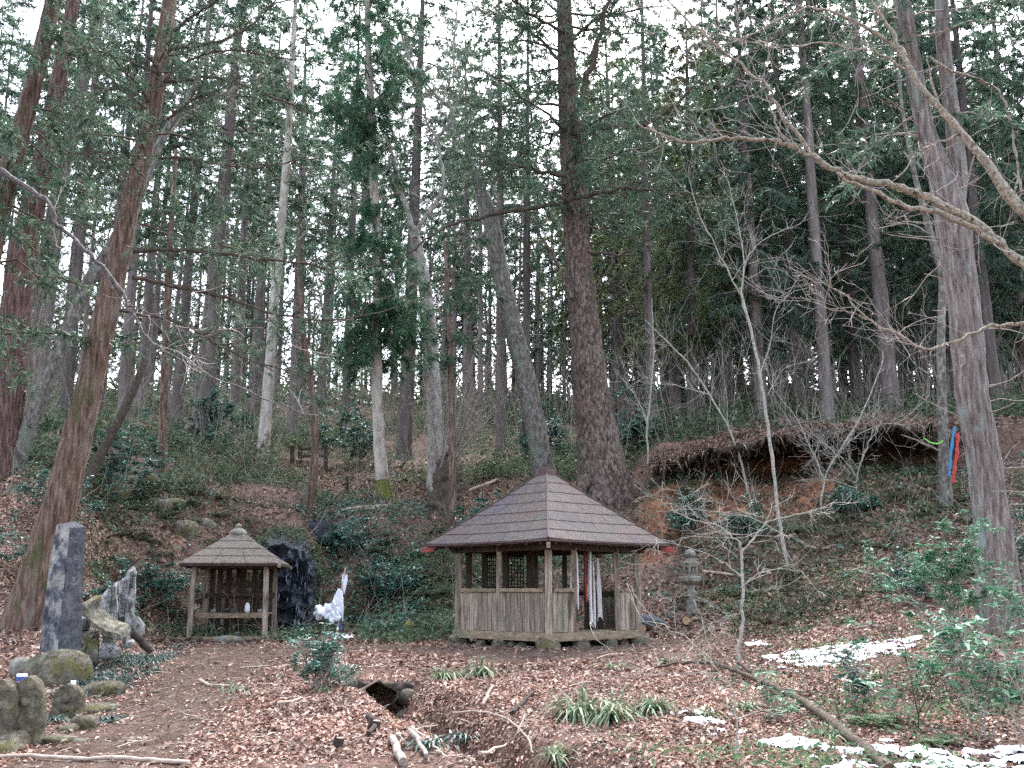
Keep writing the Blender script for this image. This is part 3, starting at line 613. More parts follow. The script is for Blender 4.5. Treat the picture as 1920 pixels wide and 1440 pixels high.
mb = MB(); mb.tubes(spline(pxpath([(1733, 822), (1745, 830), (1760, 832), (1768, 826)], 25.15), 4), np.full(13, .018), 5); tag(mb.build('ribbon', 'green_tape'), 'bright green cord looped round the slim grey trunk', 'ribbon')
# bare tree outside the frame on the right, its limbs reach in
root = thing('bare_tree', 'leafless tree whose knobbly tan limbs sweep in across the twin-stemmed tree', 'tree'); mb, tw = MB(), MB(); Y = 12.0
px_trunk(mb, [(2150, 1330), (2120, 1000), (2090, 760), (2060, 600), (2010, 520), (1960, 440), (1920, 398), (1886, 365), (1860, 319), (1807, 255), (1771, 212), (1718, 156), (1697, 106), (1658, 71), (1608, 42), (1552, 18)], Y, [70, 58, 50, 40, 28, 24, 22, 20, 18, 16, 14, 12, 10, 8, 6, 5], 12, 21, .4, .4, .13, .4, .1)
limb(mb, [(1552, 18), (1516, 14), (1470, 32), (1392, 74), (1330, 90), (1270, 120)], Y, 6, 2, seed=22, twig=14, tl=.5, tdepth=2, trad=.006, tmat=tw)
limb(mb, [(1697, 106), (1669, 53), (1637, 7), (1620, -40)], Y, 11, 7, seed=23, twig=3, tmat=tw)
limb(mb, [(2070, 640), (1990, 560), (1920, 496), (1860, 446), (1814, 407), (1764, 383), (1729, 365), (1676, 347), (1612, 336), (1569, 322), (1523, 294), (1488, 276), (1460, 266), (1396, 259), (1346, 262), (1293, 266), (1240, 251), (1200, 235)], Y, 30, 4, seed=24, twig=26, tl=.6, tdepth=2, trad=.006, tmat=tw, S=8)
limb(mb, [(1870, 455), (1814, 424), (1753, 395), (1697, 388), (1647, 363), (1594, 341), (1569, 324)], Y-.05, 15, 8, seed=25, twig=6, tl=.5, trad=.006, tmat=tw)
limb(mb, [(1523, 294), (1499, 258), (1460, 202), (1438, 163), (1399, 131), (1343, 85), (1297, 46), (1258, 7), (1230, -30)], Y, 10, 4, seed=26, twig=22, tl=.7, tdepth=2, trad=.006, tmat=tw)
limb(mb, [(1482, 274), (1465, 248), (1448, 210), (1436, 175)], Y, 5, 3, seed=27, twig=6, tl=.4, tmat=tw, trad=.005)
limb(mb, [(1697, 130), (1650, 102), (1600, 90), (1540, 80), (1470, 88), (1400, 76), (1350, 60)], Y+.2, 6, 2, seed=28, twig=24, tl=.7, tdepth=2, trad=.005, tmat=tw)
limb(mb, [(2050, 590), (1980, 600), (1920, 605), (1860, 612), (1807, 634), (1764, 651), (1729, 653), (1665, 620), (1622, 595), (1587, 556), (1559, 538), (1500, 515)], Y+1, 13, 2, seed=29, twig=26, tl=.55, tdepth=2, trad=.005, tmat=tw)
limb(mb, [(1660, 618), (1610, 592), (1560, 580), (1500, 555)], Y+1, 4, 2, seed=30, twig=10, tl=.5, tdepth=2, trad=.004, tmat=tw)
limb(mb, [(1765, 212), (1740, 110), (1780, 130), (1860, 160), (1890, 210), (1905, 290), (1915, 360)], Y+.6, 5, 6, seed=31, twig=6, tl=.5, trad=.005, tmat=tw)
limb(mb, [(1800, 250), (1760, 265), (1720, 290), (1680, 335)], Y, 6, 4, seed=32, twig=6, tl=.4, trad=.005, tmat=tw)
mb.build('trunk', 'tan_branch', root, True); tw.build('twigs', 'twig', root, kind='stuff'); recenter(root, tuple(at(2150, 1330, Y)))
# bare tree outside the frame on the left
root = thing('bare_tree', 'leafless tree with a thin bare limb drooping in front of the mossy cedar', 'tree'); mb, tw = MB(), MB(); Y = 10.5
px_trunk(mb, [(-330, 1400), (-310, 900), (-280, 500), (-200, 380), (-120, 320), (-50, 300), (0, 318)], Y, [46, 40, 34, 24, 18, 15, 13], 10, 41, .4, .4, .05, .4)
limb(mb, [(-5, 316), (45, 348), (92, 380), (102, 416), (130, 440), (170, 480), (210, 520), (240, 570), (268, 620), (290, 645), (330, 670), (400, 705), (480, 740), (540, 765), (605, 785)], Y, 13, 2, seed=42, twig=7, tl=.5, tdepth=1, trad=.005, tmat=tw, S=8)
limb(mb, [(200, 512), (228, 565), (262, 580), (300, 592), (350, 625), (385, 632), (440, 618), (510, 622), (545, 645)], Y, 6, 2, seed=43, twig=7, tl=.45, tdepth=1, trad=.004, tmat=tw)
limb(mb, [(285, 602), (330, 650), (380, 680), (440, 700)], Y, 4, 1.5, seed=44, twig=4, tl=.4, trad=.004, tmat=tw)
mb.build('trunk', 'grey_branch', root, True); tw.build('twigs', 'twig', root, kind='stuff'); recenter(root, tuple(at(-330, 1400, Y)))
# the giant in the middle
root = thing('giant_tree', 'massive old tree with flared foot on the slope behind the pavilion', 'tree'); mb, br, fol = MB(), MB(), MB(); Y = 31.0; g = np.random.default_rng(61)
Q, r = px_trunk(mb, [(1135, 945), (1130, 890), (1116, 787), (1104, 683), (1094, 579), (1083, 475), (1077, 354), (1068, 240), (1062, 120), (1058, 0), (1050, -200)], Y, [112, 92, 72, 61, 53, 48, 50, 44, 36, 28, 14], 26, 61, .55, .5, .07, .8)
for i, p in enumerate([[(1100, 900), (1085, 930), (1068, 955)], [(1165, 900), (1180, 935), (1196, 960)], [(1130, 900), (1142, 935), (1150, 965)]]): limb(mb, p, Y-.6, 36, 14, dY=-.6, S=8, seed=70+i)
big = [([(1075, 372), (1100, 368), (1140, 358), (1184, 352), (1230, 360), (1290, 362), (1330, 372)], 12, 4), ([(1075, 372), (1010, 388), (954, 397), (883, 411), (848, 421), (777, 464), (720, 520)], 14, 4), ([(1068, 250), (1130, 238), (1200, 235), (1260, 200), (1310, 150)], 16, 5),
       ([(1062, 330), (1000, 320), (940, 305), (910, 292)], 11, 3), ([(1068, 250), (1085, 200), (1110, 120), (1130, 40), (1150, -40)], 20, 10), ([(1058, 130), (1020, 80), (960, 40), (900, 20)], 10, 3), ([(1060, 90), (1110, 40), (1180, 20), (1250, 10)], 10, 3),
       ([(1060, 200), (1000, 190), (930, 200), (880, 195)], 8, 3), ([(1058, 60), (1000, 30), (950, -10)], 9, 4), ([(1100, 470), (1150, 478), (1190, 465), (1220, 445)], 8, 3), ([(1155, 478), (1165, 500), (1175, 540), (1181, 578)], 5, 2), ([(1155, 480), (1130, 520), (1100, 572)], 5, 2), ([(1070, 420), (1040, 380), (990, 360)], 6, 2)]
for i, (p, a, b_) in enumerate(big):
    leafy = i in (0, 2, 3, 4, 5, 6, 7, 8)
    limb(br, p, Y-.7, a, b_, dY=g.uniform(-2.5, .5), seed=300+i, twig=34 if leafy else 8, tl=1.3 if leafy else .7, tdepth=2 if leafy else 1, trad=.018, spread=.85, up=.02, S=8, fol=fol if leafy else None, fl=(.15, .03, 13, .1, .25), jit=.03)
crown_on(br, fol, Q, 13, Q[-1, 2], 80, lambda t: 4.0-1.5*t, g, bl=.20, bw=.04, per=9, up=(-.1, .5), tr=.03)
limb(mb, [(1072, 560), (1050, 505), (1028, 465), (1012, 440), (1008, 415)], Y-.5, 13, 5, seed=330, S=8)
mb.build('trunk', 'giant_bark', root, True); br.build('branches', 'dark_branch', root, kind='stuff'); fol.build('crown', 'cedar_needles', root); recenter(root, tuple(at(1135, 945, Y)))
# leaning grey tree E
std_tree('leaning_tree', 'grey mottled trunk leaning left just behind the pavilion roof', 'tree', [(1022, 900), (1012, 840), (1000, 780), (985, 700), (958, 600), (936, 500), (922, 420), (908, 372), (893, 335), (870, 300)], 32, [46, 40, 39, 37, 35, 34, 33, 26, 16, 9], 'grey_bark', 14, flare=.3,
         extra=lambda br, fol, Q, g: [limb(br, p, 32, a, 3, seed=400+i, twig=9, tl=1.0, tdepth=2) for i, (p, a) in enumerate([([(920, 415), (935, 385), (925, 350), (890, 320)], 18), ([(910, 420), (896, 380), (893, 340), (888, 320)], 14), ([(936, 505), (900, 470), (880, 445)], 6), ([(925, 430), (885, 455), (855, 500)], 5)])])
# pale forked tree F
def extra_F(br, fol, Q, g):
    for i, (p, a, b_) in enumerate([([(778, 445), (765, 400), (750, 350), (742, 310), (733, 285), (720, 250)], 16, 6), ([(778, 445), (795, 410), (818, 380), (832, 345), (826, 300), (818, 260), (800, 230)], 14, 6), ([(752, 360), (715, 370), (670, 372), (640, 345)], 7, 3),
                     ([(818, 260), (850, 215), (820, 180), (785, 140), (760, 90), (745, 40)], 9, 4), ([(850, 215), (862, 170), (850, 110), (855, 40), (862, -30)], 8, 4), ([(785, 140), (800, 170), (830, 190)], 5, 3), ([(800, 230), (790, 180), (770, 140)], 5, 2)]):
        limb(br, p, 33, a, b_, dY=g.uniform(-1, 1), seed=430+i, twig=20, tl=1.5, tdepth=3, trad=.02, S=7)
std_tree('forked_tree', 'pale forked leafless tree between the mossy-footed trunk and the giant', 'tree', [(818, 905), (816, 800), (808, 650), (800, 560), (792, 510), (778, 445), (772, 425)], 33.5, [34, 28, 28, 27, 25, 21, 14], 'pale_grey_bark', 15, extra=extra_F, flare=.3)
# slim pale cedar G with mossy foot
root = thing('slender_cedar', 'slender cedar with peeling pale trunk, bright mossy foot and hanging green foliage', 'tree'); mb, br, fol, ft = MB(), MB(), MB(), MB(); Y = 32.5; g = np.random.default_rng(81)
Q, r = px_trunk(mb, [(720, 935), (712, 850), (707, 750), (706, 640), (708, 540), (706, 430), (700, 320), (696, 200), (690, 80), (688, -20), (690, -160)], Y, [25, 23, 22, 20, 19, 18, 17, 15, 13, 11, 5], 14, 81, .3, .4, .05, .5)
px_trunk(ft, [(722, 938), (716, 900)], Y, [32, 27], 16, 82, .5, .5, .07, .4)
zf = lambda py: at(700, py, Y)[2]
crown_on(br, fol, Q, zf(665), zf(375), 125, lambda t: 1.4*math.sin(math.pi*min(1, .2+.75*t))+.25, g, bl=.24, bw=.02, per=34, droop=.9, twigs=10)
crown_on(br, fol, Q, zf(320), zf(-160), 150, lambda t: 1.7*math.sin(math.pi*min(1, .25+.7*t))+.3, g, bl=.24, bw=.02, per=34, droop=.8, twigs=9)
mb.build('trunk', 'pale_bark', root, True); ft.build('moss', 'moss_foot', root, True, label='yellow-green moss round the foot'); br.build('branches', 'dark_branch', root, kind='stuff'); fol.build('crown', 'bright_needles', root); recenter(root, tuple(at(720, 935, Y)))
# other single trunks on the slope
std_tree('slim_tree', 'thin straight brown trunk rising beside the coppiced clump', 'tree', [(849, 968), (848, 880), (847, 780), (844, 640), (838, 520), (832, 430)], 29.5, [15, 13, 12, 10, 8, 4], 'cedar_bark', 16, flare=.2, extra=lambda br, fol, Q, g: crown_on(br, fol, Q, 7.6, Q[-1, 2], 26, lambda t: 1.3, g, per=12))
std_tree('curved_tree', 'thin curved trunk standing in front of the wooden railing', 'tree', [(574, 965), (584, 920), (590, 870), (591, 800), (583, 720), (570, 640), (562, 540), (558, 420)], 28.5, [20, 17, 15, 14, 13, 12, 9, 4], 'cedar_bark', 17, flare=.2, extra=lambda br, fol, Q, g: crown_on(br, fol, Q, 7, Q[-1, 2], 18, lambda t: 1.2, g, per=8))
std_tree('pale_trunk_tree', 'straight pale grey trunk uphill left of the wooden railing', 'tree', [(494, 840), (500, 760), (508, 650), (520, 500), (533, 360), (540, 260), (548, 120), (556, -40)], 37, [24, 20, 19, 18, 16, 14, 11, 7], 'pale_bark', 18, flare=.5, extra=high_crown(15, 30, 40, 2.6, per=14, bl=.24, bw=.05))
std_tree('leaning_tree', 'brown trunk leaning left in the shrubs behind the mossy cedar', 'tree', [(303, 870), (306, 780), (310, 650), (316, 520), (322, 400), (330, 280)], 30, [18, 15, 14, 13, 11, 6], 'cedar_bark', 19, extra=high_crown(9, 14, 24, 1.8, per=12))
# coppiced clump
root = thing('coppiced_tree', 'coppiced clump of many thin stems from one dark stump', 'tree'); mb, tw = MB(), MB(); g = np.random.default_rng(91); Y = 31
mb.trunk(np.array([at(828, 1000, Y), at(830, 945, Y), at(832, 915, Y), at(834, 880, Y), at(838, 850, Y)]), np.array([.5, .42, .34, .28, .12]), 20, .6, 5, .34, 5, .5, .09)
for i in range(24):
    x0 = 815+g.uniform(0, 40); tx = x0+g.uniform(-40, 110); ty = g.uniform(600, 780)
    limb(tw, [(x0, 900), (x0+(tx-x0)*.25, 850), (x0+(tx-x0)*.6, (850+ty)/2), (tx, ty)], Y, g.uniform(4, 8), 2, dY=g.uniform(-1, 1), seed=500+i, twig=9, tl=.8, tdepth=2, trad=.008)
mb.build('stump', 'dark_branch', root, True); tw.build('stems', 'branch_bark', root, kind='stuff'); recenter(root, tuple(at(832, 930, Y)))

# ------------------------------------------------------------------ the wood behind: individuals copied from a few grown trees
def variant(name, label, cat, parts, bark, needles):
    r_ = thing(name, label, cat); parts[0].build('trunk', bark, r_, True)
    if parts[1].n: parts[1].build('crown', needles, r_)
    return r_
VAR = {}
VAR['t0'] = variant('cedar_tree', 'x', 'tree', conifer_parts(11, 26, .42, 2.9, 85, .30, nbld=20, ndead=34), 'far_bark', 'dark_needles')
VAR['t1'] = variant('cedar_tree', 'x', 'tree', conifer_parts(12, 24, .36, 3.1, 80, .28, droop=.5, nbld=20, ndead=34), 'far_bark', 'cedar_needles')
VAR['t2'] = variant('cedar_tree', 'x', 'tree', conifer_parts(13, 27, .50, 2.6, 80, .27, nbld=20, ndead=34), 'far_bark', 'cedar_needles')
VAR['l0'] = variant('cedar_tree', 'x', 'tree', conifer_parts(14, 21, .14, 3.0, 120, .26, droop=.55, ndead=6), 'far_bark', 'dark_needles')
VAR['l1'] = variant('cedar_tree', 'x', 'tree', conifer_parts(15, 23, .20, 2.7, 120, .26, droop=.45, ndead=10), 'far_bark', 'dark_needles')
VAR['l2'] = variant('cedar_tree', 'x', 'tree', conifer_parts(18, 20, .22, 3.2, 110, .24, droop=.6, ndead=10), 'far_bark', 'olive_needles')
VAR['f0'] = variant('thin_conifer', 'x', 'tree', conifer_parts(16, 25, .55, 2.0, 60, .19, nbld=18, ndead=26), 'far_bark', 'dark_needles')
VAR['f1'] = variant('thin_conifer', 'x', 'tree', conifer_parts(17, 24, .48, 2.2, 64, .17, nbld=18, ndead=26), 'far_bark', 'cedar_needles')
def bare_parts(seed, Ht, r0):
    g = np.random.default_rng(seed); out = []; mb = MB(); z = np.linspace(-.3, Ht*.75, 12); P = np.stack([np.cumsum(g.standard_normal(12)*.12), np.cumsum(g.standard_normal(12)*.12), z], 1)
    mb.trunk(P, np.linspace(r0, r0*.25, 12), 8, .3, 5, .05, seed, .3, .5)
    for i in range(22):
        k_ = g.integers(4, 12); a = g.uniform(0, 6.28); grow(g, P[k_], (math.cos(a), math.sin(a), g.uniform(.4, 1.3)), Ht*.28*g.uniform(.6, 1.2), r0*.3, 3, out, (2, 3), .6, .25, 5, .62, .14)
    add_out(mb, out, 3, .008); return mb, MB()
VAR['b0'] = variant('bare_tree', 'x', 'tree', bare_parts(31, 17, .16), 'branch_bark', 'litter')
VAR['b1'] = variant('bare_tree', 'x', 'tree', bare_parts(32, 19, .18), 'grey_bark', 'litter')
used = set()
def plant(v, px, Y, sc, label, group, tilt=None, zr=None, wsc=1.0):
    g = rng; loc = G(px, Y); rot = (g.normal(0, .015) if tilt is None else tilt[0], g.normal(0, .015) if tilt is None else tilt[1], g.uniform(0, 6.28) if zr is None else zr)
    if v not in used:
        used.add(v); o_ = VAR[v]; o_.location = loc; o_.rotation_euler = rot; o_.scale = (sc*wsc, sc*wsc, sc); o_['label'] = label
        if group: o_['group'] = group
        return o_
    r_ = copy_tree(VAR[v], loc, rot, (sc*wsc, sc*wsc, sc), label, group)
    if not group and 'group' in r_: del r_['group']
    return r_
GM = 'cedars standing on the slope'; GF = 'thin conifers far up the hillside'; GR = 'dense cedars behind the eroded bank'; GB = 'leafless trees far up the hillside'
LM = 'straight cedar on the upper slope among the undergrowth'; LF = 'thin dark conifer trunk far up the hillside'; LR = 'dark green cedar with low dense foliage behind the eroded bank'; LB = 'grey leafless tree far up the hillside'
OWN = {372: 'thick dark cedar among the shrubs uphill of the little shrine', 757: 'cedar between the mossy-footed slender cedar and the forked pale tree', 938: 'cedar directly behind the grey mottled leaning trunk', 985: 'slim cedar uphill between the leaning trunk and the giant tree', 645: 'cedar uphill to the right of the wooden railing',
       120: 'cedar rising behind the smooth grey-green leaning tree', 548: 'cedar uphill just behind the wooden railing', 228: 'cedar uphill behind the broken snag', 1222: 'slim grey cedar standing right of the giant tree', 1552: 'cedar with bare grey trunk above the middle of the hollow bank', 1672: 'thick cedar above the bank beside the slim taped trunk', 1300: 'yellow-green low-branched cedar right of the giant tree', 1870: 'low-branched cedar behind the twin-stemmed tree'}
for px, Y, v, sc, ws in ((372, 39, 't0', 1.05, 1.2), (328, 44, 't1', 1.0, 1.0), (437, 50, 't2', 1.05, 1.0), (548, 47, 't1', .95, 1.0), (645, 50, 't2', 1.0, .9), (757, 44, 't0', 1.05, 1.15), (938, 42, 't2', .95, .9), (985, 40, 't1', .9, .8),
                         (228, 40, 't2', 1.0, .9), (180, 46, 't1', 1.0, 1.0), (120, 38, 't0', .95, .9), (-60, 36, 't1', .9, 1.0), (-150, 44, 't0', 1.0, 1.0), (470, 62, 't0', 1.1, 1.0), (600, 64, 't1', 1.1, 1.0), (262, 58, 't0', 1.1, 1.0), (880, 56, 't1', 1.0, 1.0), (395, 66, 't1', 1.1, 1), (70, 60, 't2', 1.1, 1)):
    plant(v, px, Y, sc, OWN.get(px, LM), None if px in OWN else GM, wsc=ws)
for px, Y, v, sc, ws in ((1222, 38, 't1', .95, .75), (1300, 40, 'l2', .95, 1), (1365, 45, 'l1', 1.0, 1), (1430, 39, 'l0', 1.0, 1), (1500, 43, 'l1', 1.05, 1), (1552, 38, 't2', 1.0, 1.0), (1610, 44, 'l0', 1.1, 1), (1672, 39, 't1', 1.0, 1.25), (1735, 46, 'l1', 1.05, 1), (1800, 41, 'l0', 1.05, 1),
                         (1870, 37, 'l1', 1.0, 1), (1930, 43, 'l0', 1.1, 1), (2010, 39, 'l1', 1.0, 1), (1170, 50, 'l2', 1.2, 1), (1270, 56, 'l0', 1.2, 1), (1345, 60, 'l1', 1.25, 1), (1460, 57, 'l0', 1.3, 1), (1560, 60, 'l1', 1.3, 1), (1650, 62, 'l0', 1.3, 1), (1780, 58, 'l1', 1.3, 1), (1880, 62, 'l0', 1.3, 1), (2080, 50, 'l1', 1.2, 1)):
    plant(v, px, Y, sc, OWN.get(px, LR), None if px in OWN else GR, wsc=ws)
px = -120.
while px < 1130:
    plant(('f0', 'f1')[int(rng.integers(2))], px, float(rng.uniform(62, 92)), float(rng.uniform(.9, 1.25)), LF, GF, wsc=float(rng.uniform(.8, 1.15)))
    px += rng.uniform(24, 52) if px < 800 else rng.uniform(12, 28)
for i in range(26):     # closed wall of cedars on the right, younger ones along the hilltop
    plant(('l0', 'l1', 'l2')[i % 3 if i % 5 == 0 else i % 2], 1090+i*38+float(rng.uniform(-12, 12)), float(rng.uniform(66, 92)), float(rng.uniform(1.0, 1.5)), 'dark cedar in the closed wood far behind the eroded bank', 'far cedars behind the eroded bank')
for i in range(80):
    plant(('l1', 'l0', 'l2')[i % 3], -100+i*27+float(rng.uniform(-10, 10)), float(rng.uniform(80, 106)), float(rng.uniform(.35, .95)), 'young cedar growing along the hilltop behind the trunks', 'young cedars along the hilltop')
px = 1150.
while px < 2050:
    plant(('f0', 'f1')[int(rng.integers(2))], px, float(rng.uniform(64, 92)), float(rng.uniform(.9, 1.25)), LF, GF); px += rng.uniform(40, 80)
for px in (30, 160, 290, 420, 520, 610, 690, 740, 790, 830, 870, 910, 1010, 1100, 1200, 1380, 1620, 1800):
    plant(('b0', 'b1')[int(rng.integers(2))], px+float(rng.uniform(-15, 15)), float(rng.uniform(74, 98)), float(rng.uniform(1.0, 1.6)), LB, GB)
for px in range(20, 1900, 45):
    plant(('b0', 'b1')[int(rng.integers(2))], px+float(rng.uniform(-20, 20)), float(rng.uniform(96, 120)), float(rng.uniform(.8, 1.5)), LB, GB)

for i in range(12):  # unseen cedars added behind the camera to block low frontal sky light
    a = rng.uniform(-2.9, -.25); r_ = rng.uniform(15, 42); x, y = r_*math.cos(a)*1.15, r_*math.sin(a)+6
    if y > -6 and abs(x) < 16: y -= 18
    o_ = copy_tree(VAR[('t1', 'l1', 't0')[i % 3]], (x, y, float(H(np.array(x), np.array(y)))), (0, 0, rng.uniform(0, 6.28)), (1, 1, 1), 'unseen cedar of the same wood behind the viewer, added to cut frontal light', 'unseen cedars added behind the viewer')

# ------------------------------------------------------------------ eroded bank: overhanging root mat above a hollow
def lip_top(px): return float(np.interp(px, [1215, 1260, 1330, 1420, 1520, 1650, 1760, 1810], [905, 868, 838, 822, 806, 796, 800, 812]))
pxs = np.linspace(1225, 1805, 70); rows = []
g = np.random.default_rng(5)
for i, px in enumerate(pxs):
    e = min(1, (px-1225)/60, (1805-px)/40+.15); Yl = 27.7+.35*math.sin(px*.021)+.15*g.standard_normal() + (1-e)*1.6
    top = at(px, lip_top(px)+g.normal(0, 3), Yl); x0 = top[0]; zt = top[2]; th = .20+.10*math.sin(px*.033)+.08*g.standard_normal()
    bz = float(H(np.array(x0*31.6/Yl), np.array(31.6)))
    rows.append([(x0*31.6/Yl, 31.6, bz+.05), (x0*30/Yl, 30, .55*bz+.45*zt+.12+.05*g.standard_normal()), (x0*28.6/Yl, 28.6, zt+.10+.05*g.standard_normal()), (x0, Yl, zt-.05), (x0+.05*g.standard_normal(), Yl-.14, zt-.5*th), (x0, Yl+.02, zt-th), (x0, Yl+.6, zt-th*.75), (x0*30.2/Yl, 30.3, zt-.2), (x0*31.5/Yl, 31.5, bz-.5)])
V = np.array(rows); Kc = V.shape[1]; nI = len(pxs)
k, j = np.meshgrid(np.arange(nI-1), np.arange(Kc), indexing='ij')
mb = MB(); mb.quads(V, np.stack([k*Kc+j, k*Kc+(j+1) % Kc, (k+1)*Kc+(j+1) % Kc, (k+1)*Kc+j], -1))
surf('root_mat', [(.3, (.035, .025, .02)), (.5, (.095, .07, .055)), (.7, (.19, .15, .12))], 9, bump=1., bscale=16, dist=.08, stains=[((.07, .075, .035), 1.5, .5, .65, (1, 1, 1))])
bank = mb.build('overhanging_bank', 'root_mat', smooth=True, kind='structure')
mb = MB(); out = []
for i in range(300):
    a = g.integers(0, nI); p = V[a, g.choice([4, 5, 5, 6])] + g.standard_normal(3)*[.12, .08, .06]
    grow(g, p, (g.normal(0, .5), g.normal(-.35, .35), -1), g.uniform(.12, .5), g.uniform(.004, .014), 1, out, (0, 2), .5, -.25, 5, .6, .28)
add_out(mb, out, 3); mb.build('roots', 'dark_branch', bank, kind='stuff')
mb = MB(); N = 7000; a = g.integers(0, nI-1, N); c_ = g.choice([0, 1, 1, 2], N); t = g.random((N, 2, 1))
P = (V[a, c_]*(1-t[:, 0])+V[a, c_+1]*t[:, 0])*(1-t[:, 1])+(V[a+1, c_]*(1-t[:, 0])+V[a+1, c_+1]*t[:, 0])*t[:, 1] + [0, 0, .02]
nn = nrm(g.standard_normal((N, 3))*.5+[0, 0, 1]); mb.leaves(P, nrm(np.cross(nn, g.standard_normal((N, 3)))), nn, np.full(N, .14), np.full(N, .07)); mb.build('leaf_litter', 'dark_litter', bank, kind='stuff')
mb = MB(); N = 500; a = g.integers(0, nI, N); P = V[a, g.choice([1, 2, 2, 3], N)]+g.standard_normal((N, 3))*[.1, .12, .05]
d = nrm(np.stack([g.normal(0, .5, N), g.normal(-.5, .5, N), g.uniform(-.2, .8, N)], -1)); mb.straps(P, d, g.uniform(.2, .5, N), np.full(N, .02), g.uniform(.4, 1.0, N)); mb.build('dry_grass', 'dark_litter', bank, kind='stuff')

# ------------------------------------------------------------------ undergrowth (nobody could count it)
def cover(N, y0, y1, dens, mat, name, label, L=.16, W=.05, per=7, rise=.35, umax=.62):
    x, y = scatter(N, y0, y1, dens, umax); M = len(x); nn = hn(x, y); O = np.stack([x, y, H(x, y)], -1)
    hgt = rng.uniform(.03, rise, M); i = np.repeat(np.arange(M), per); K = len(i)
    off = rng.standard_normal((K, 3))*np.array([.11, .11, .0]); o3 = O[i]+off + np.array([0, 0, 1.])*(hgt[i]*rng.random(K))[:, None]
    D = nrm(np.stack([rng.standard_normal(K), rng.standard_normal(K), rng.normal(.1, .45, K)], -1)); nv = nrm(rng.standard_normal((K, 3))*.5+[0, -.2, 1])
    mb = MB(); l_ = L*rng.uniform(.5, 1.4, K); mb.leaves(o3, D, nv, l_, l_*W/L*rng.uniform(.7, 1.3, K)); mb.build(name, mat, label=label, category='undergrowth', kind='stuff')
def pit(x, y):
    u = x/np.maximum(y, 12)*F+960
    rock = (u > 480) & (u < 610) & (y > 24.2) & (y < 27.2)
    ice = (u > 588) & (u < 690) & (y < 24.6)
    return np.where(rock | ice, 0, 1)*(1-.95*masks(x, y)[1])*(1-masks(x, y)[0])
cover(58000, 21.5, 34, lambda x, y: pit(x, y)*np.where(x/y*F+960 > 1200, .55, 1)*np.clip(.33+.95*fbm(x, y, .55, 9), 0, 1), 'cover_leaves', 'undergrowth', 'low evergreen undergrowth on the slope', .105, .04, 6, .28)
def clear_rail(x, y): u = x/y*F+960; return np.where((u > 515) & (u < 645) & (y < 41.5) & (y > 33), .12, 1)
cover(26000, 33, 62, lambda x, y: clear_rail(x, y)*np.clip(.35+.9*fbm(x, y, .3, 13), 0, 1), 'cover_leaves', 'undergrowth', 'dark shrubby undergrowth beneath the upper trees', .2, .075, 9, 1.1)
cover(9000, 60, 98, lambda x, y: np.clip(.5+.6*fbm(x, y, .2, 17), 0, 1), 'cover_leaves', 'undergrowth', 'bushy growth along the top of the hillside', .7, .25, 6, 2.2)
cover(9000, 22, 31, lambda x, y: pit(x, y)*np.where((x/y*F+960 > 560) & (x/y*F+960 < 800), 1, .12), 'shrub_leaves', 'undergrowth', 'glossy green plants on the slope beside the wet rock', .12, .045, 8, .4)
cover(5500, 20, 27, lambda x, y: pit(x, y)*np.where((x/y*F+960 > 1230), .8, .0)*np.clip(.55+.8*fbm(x, y, .8, 21), 0, 1), 'cover_leaves', 'undergrowth', 'creeping green ground cover on the slope behind the stone lantern', .09, .035, 8, .18)
def fern(mb, base, az, L, g, lean=.6, n_=12, w=.28):
    t = np.linspace(.08, 1, n_); d = np.array([math.cos(az), math.sin(az), lean]); d /= np.linalg.norm(d)
    P = np.array(base)+d*(L*t)[:, None]; P[:, 2] -= .45*L*t**2; sd_ = nrm(np.cross(d, [0, 0, 1.])); T = nrm(np.gradient(P, axis=0))
    for s_ in (-1, 1):
        D = nrm(sd_*s_ + T*.45 + g.standard_normal((n_, 3))*.05); ll = w*L*np.sin(np.pi*(t*.9+.1))**.7+.01
        mb.leaves(P, D, np.tile([0, 0, 1.], (n_, 1)), ll, ll*.28, .1)
mb = MB(); g = np.random.default_rng(66)
for i in range(260):
    u = g.choice([g.uniform(150, 480), g.uniform(560, 830), g.uniform(1250, 1850)]); p = G(u, g.uniform(23, 29))
    for q in range(7): fern(mb, p, g.uniform(0, 6.28), g.uniform(.3, .65), g, g.uniform(.4, 1.2), 9)
mb.build('fern_cover', 'cover_leaves', label='small ferns scattered over the lower slope', category='ferns', kind='stuff')
mb = MB(); out = []; x, y = scatter(1500, 22, 40, lambda x, y: np.ones_like(x)); zz = H(x, y)
for i in range(len(x)): grow(g, (x[i], y[i], zz[i]-.02), (g.normal(0, .6), g.normal(0, .6), g.uniform(.1, 1.2)), g.uniform(.3, 1.4), g.uniform(.003, .008), 1, out, (0, 3), .6, .1, 5, .6, .15)
add_out(mb, out, 3); mb.build('dead_twigs', 'branch_bark', label='thin dead twigs standing all over the slope', category='twigs', kind='stuff')
mb = MB(); out = []; x, y = scatter(1000, 34, 60, lambda x, y: np.ones_like(x)); zz = H(x, y)
for i in range(len(x)): grow(g, (x[i], y[i], zz[i]-.02), (g.normal(0, .25), g.normal(0, .25), 1), g.uniform(1.2, 3.8), g.uniform(.006, .014), 2, out, (1, 3), .5, .2, 5, .6, .1)
add_out(mb, out, 3, .005); mb.build('brushwood', 'branch_bark', label='thin leafless brushwood beneath the upper trees', category='brushwood', kind='stuff')
cover(9000, 9, 19, lambda x, y: np.clip((x/y*F/1000-.1)*1.6, 0, 1)*np.clip(.2+.9*fbm(x, y, .9, 25), 0, 1), 'fern_leaves', 'weeds', 'small green weeds growing through the leaves', .09, .025, 6, .16)
mb = MB(); g = np.random.default_rng(12); M = 2600; px_ = g.uniform(150, 405, M); py_ = 1262+g.normal(0, 26, M)-(px_-280)*.02
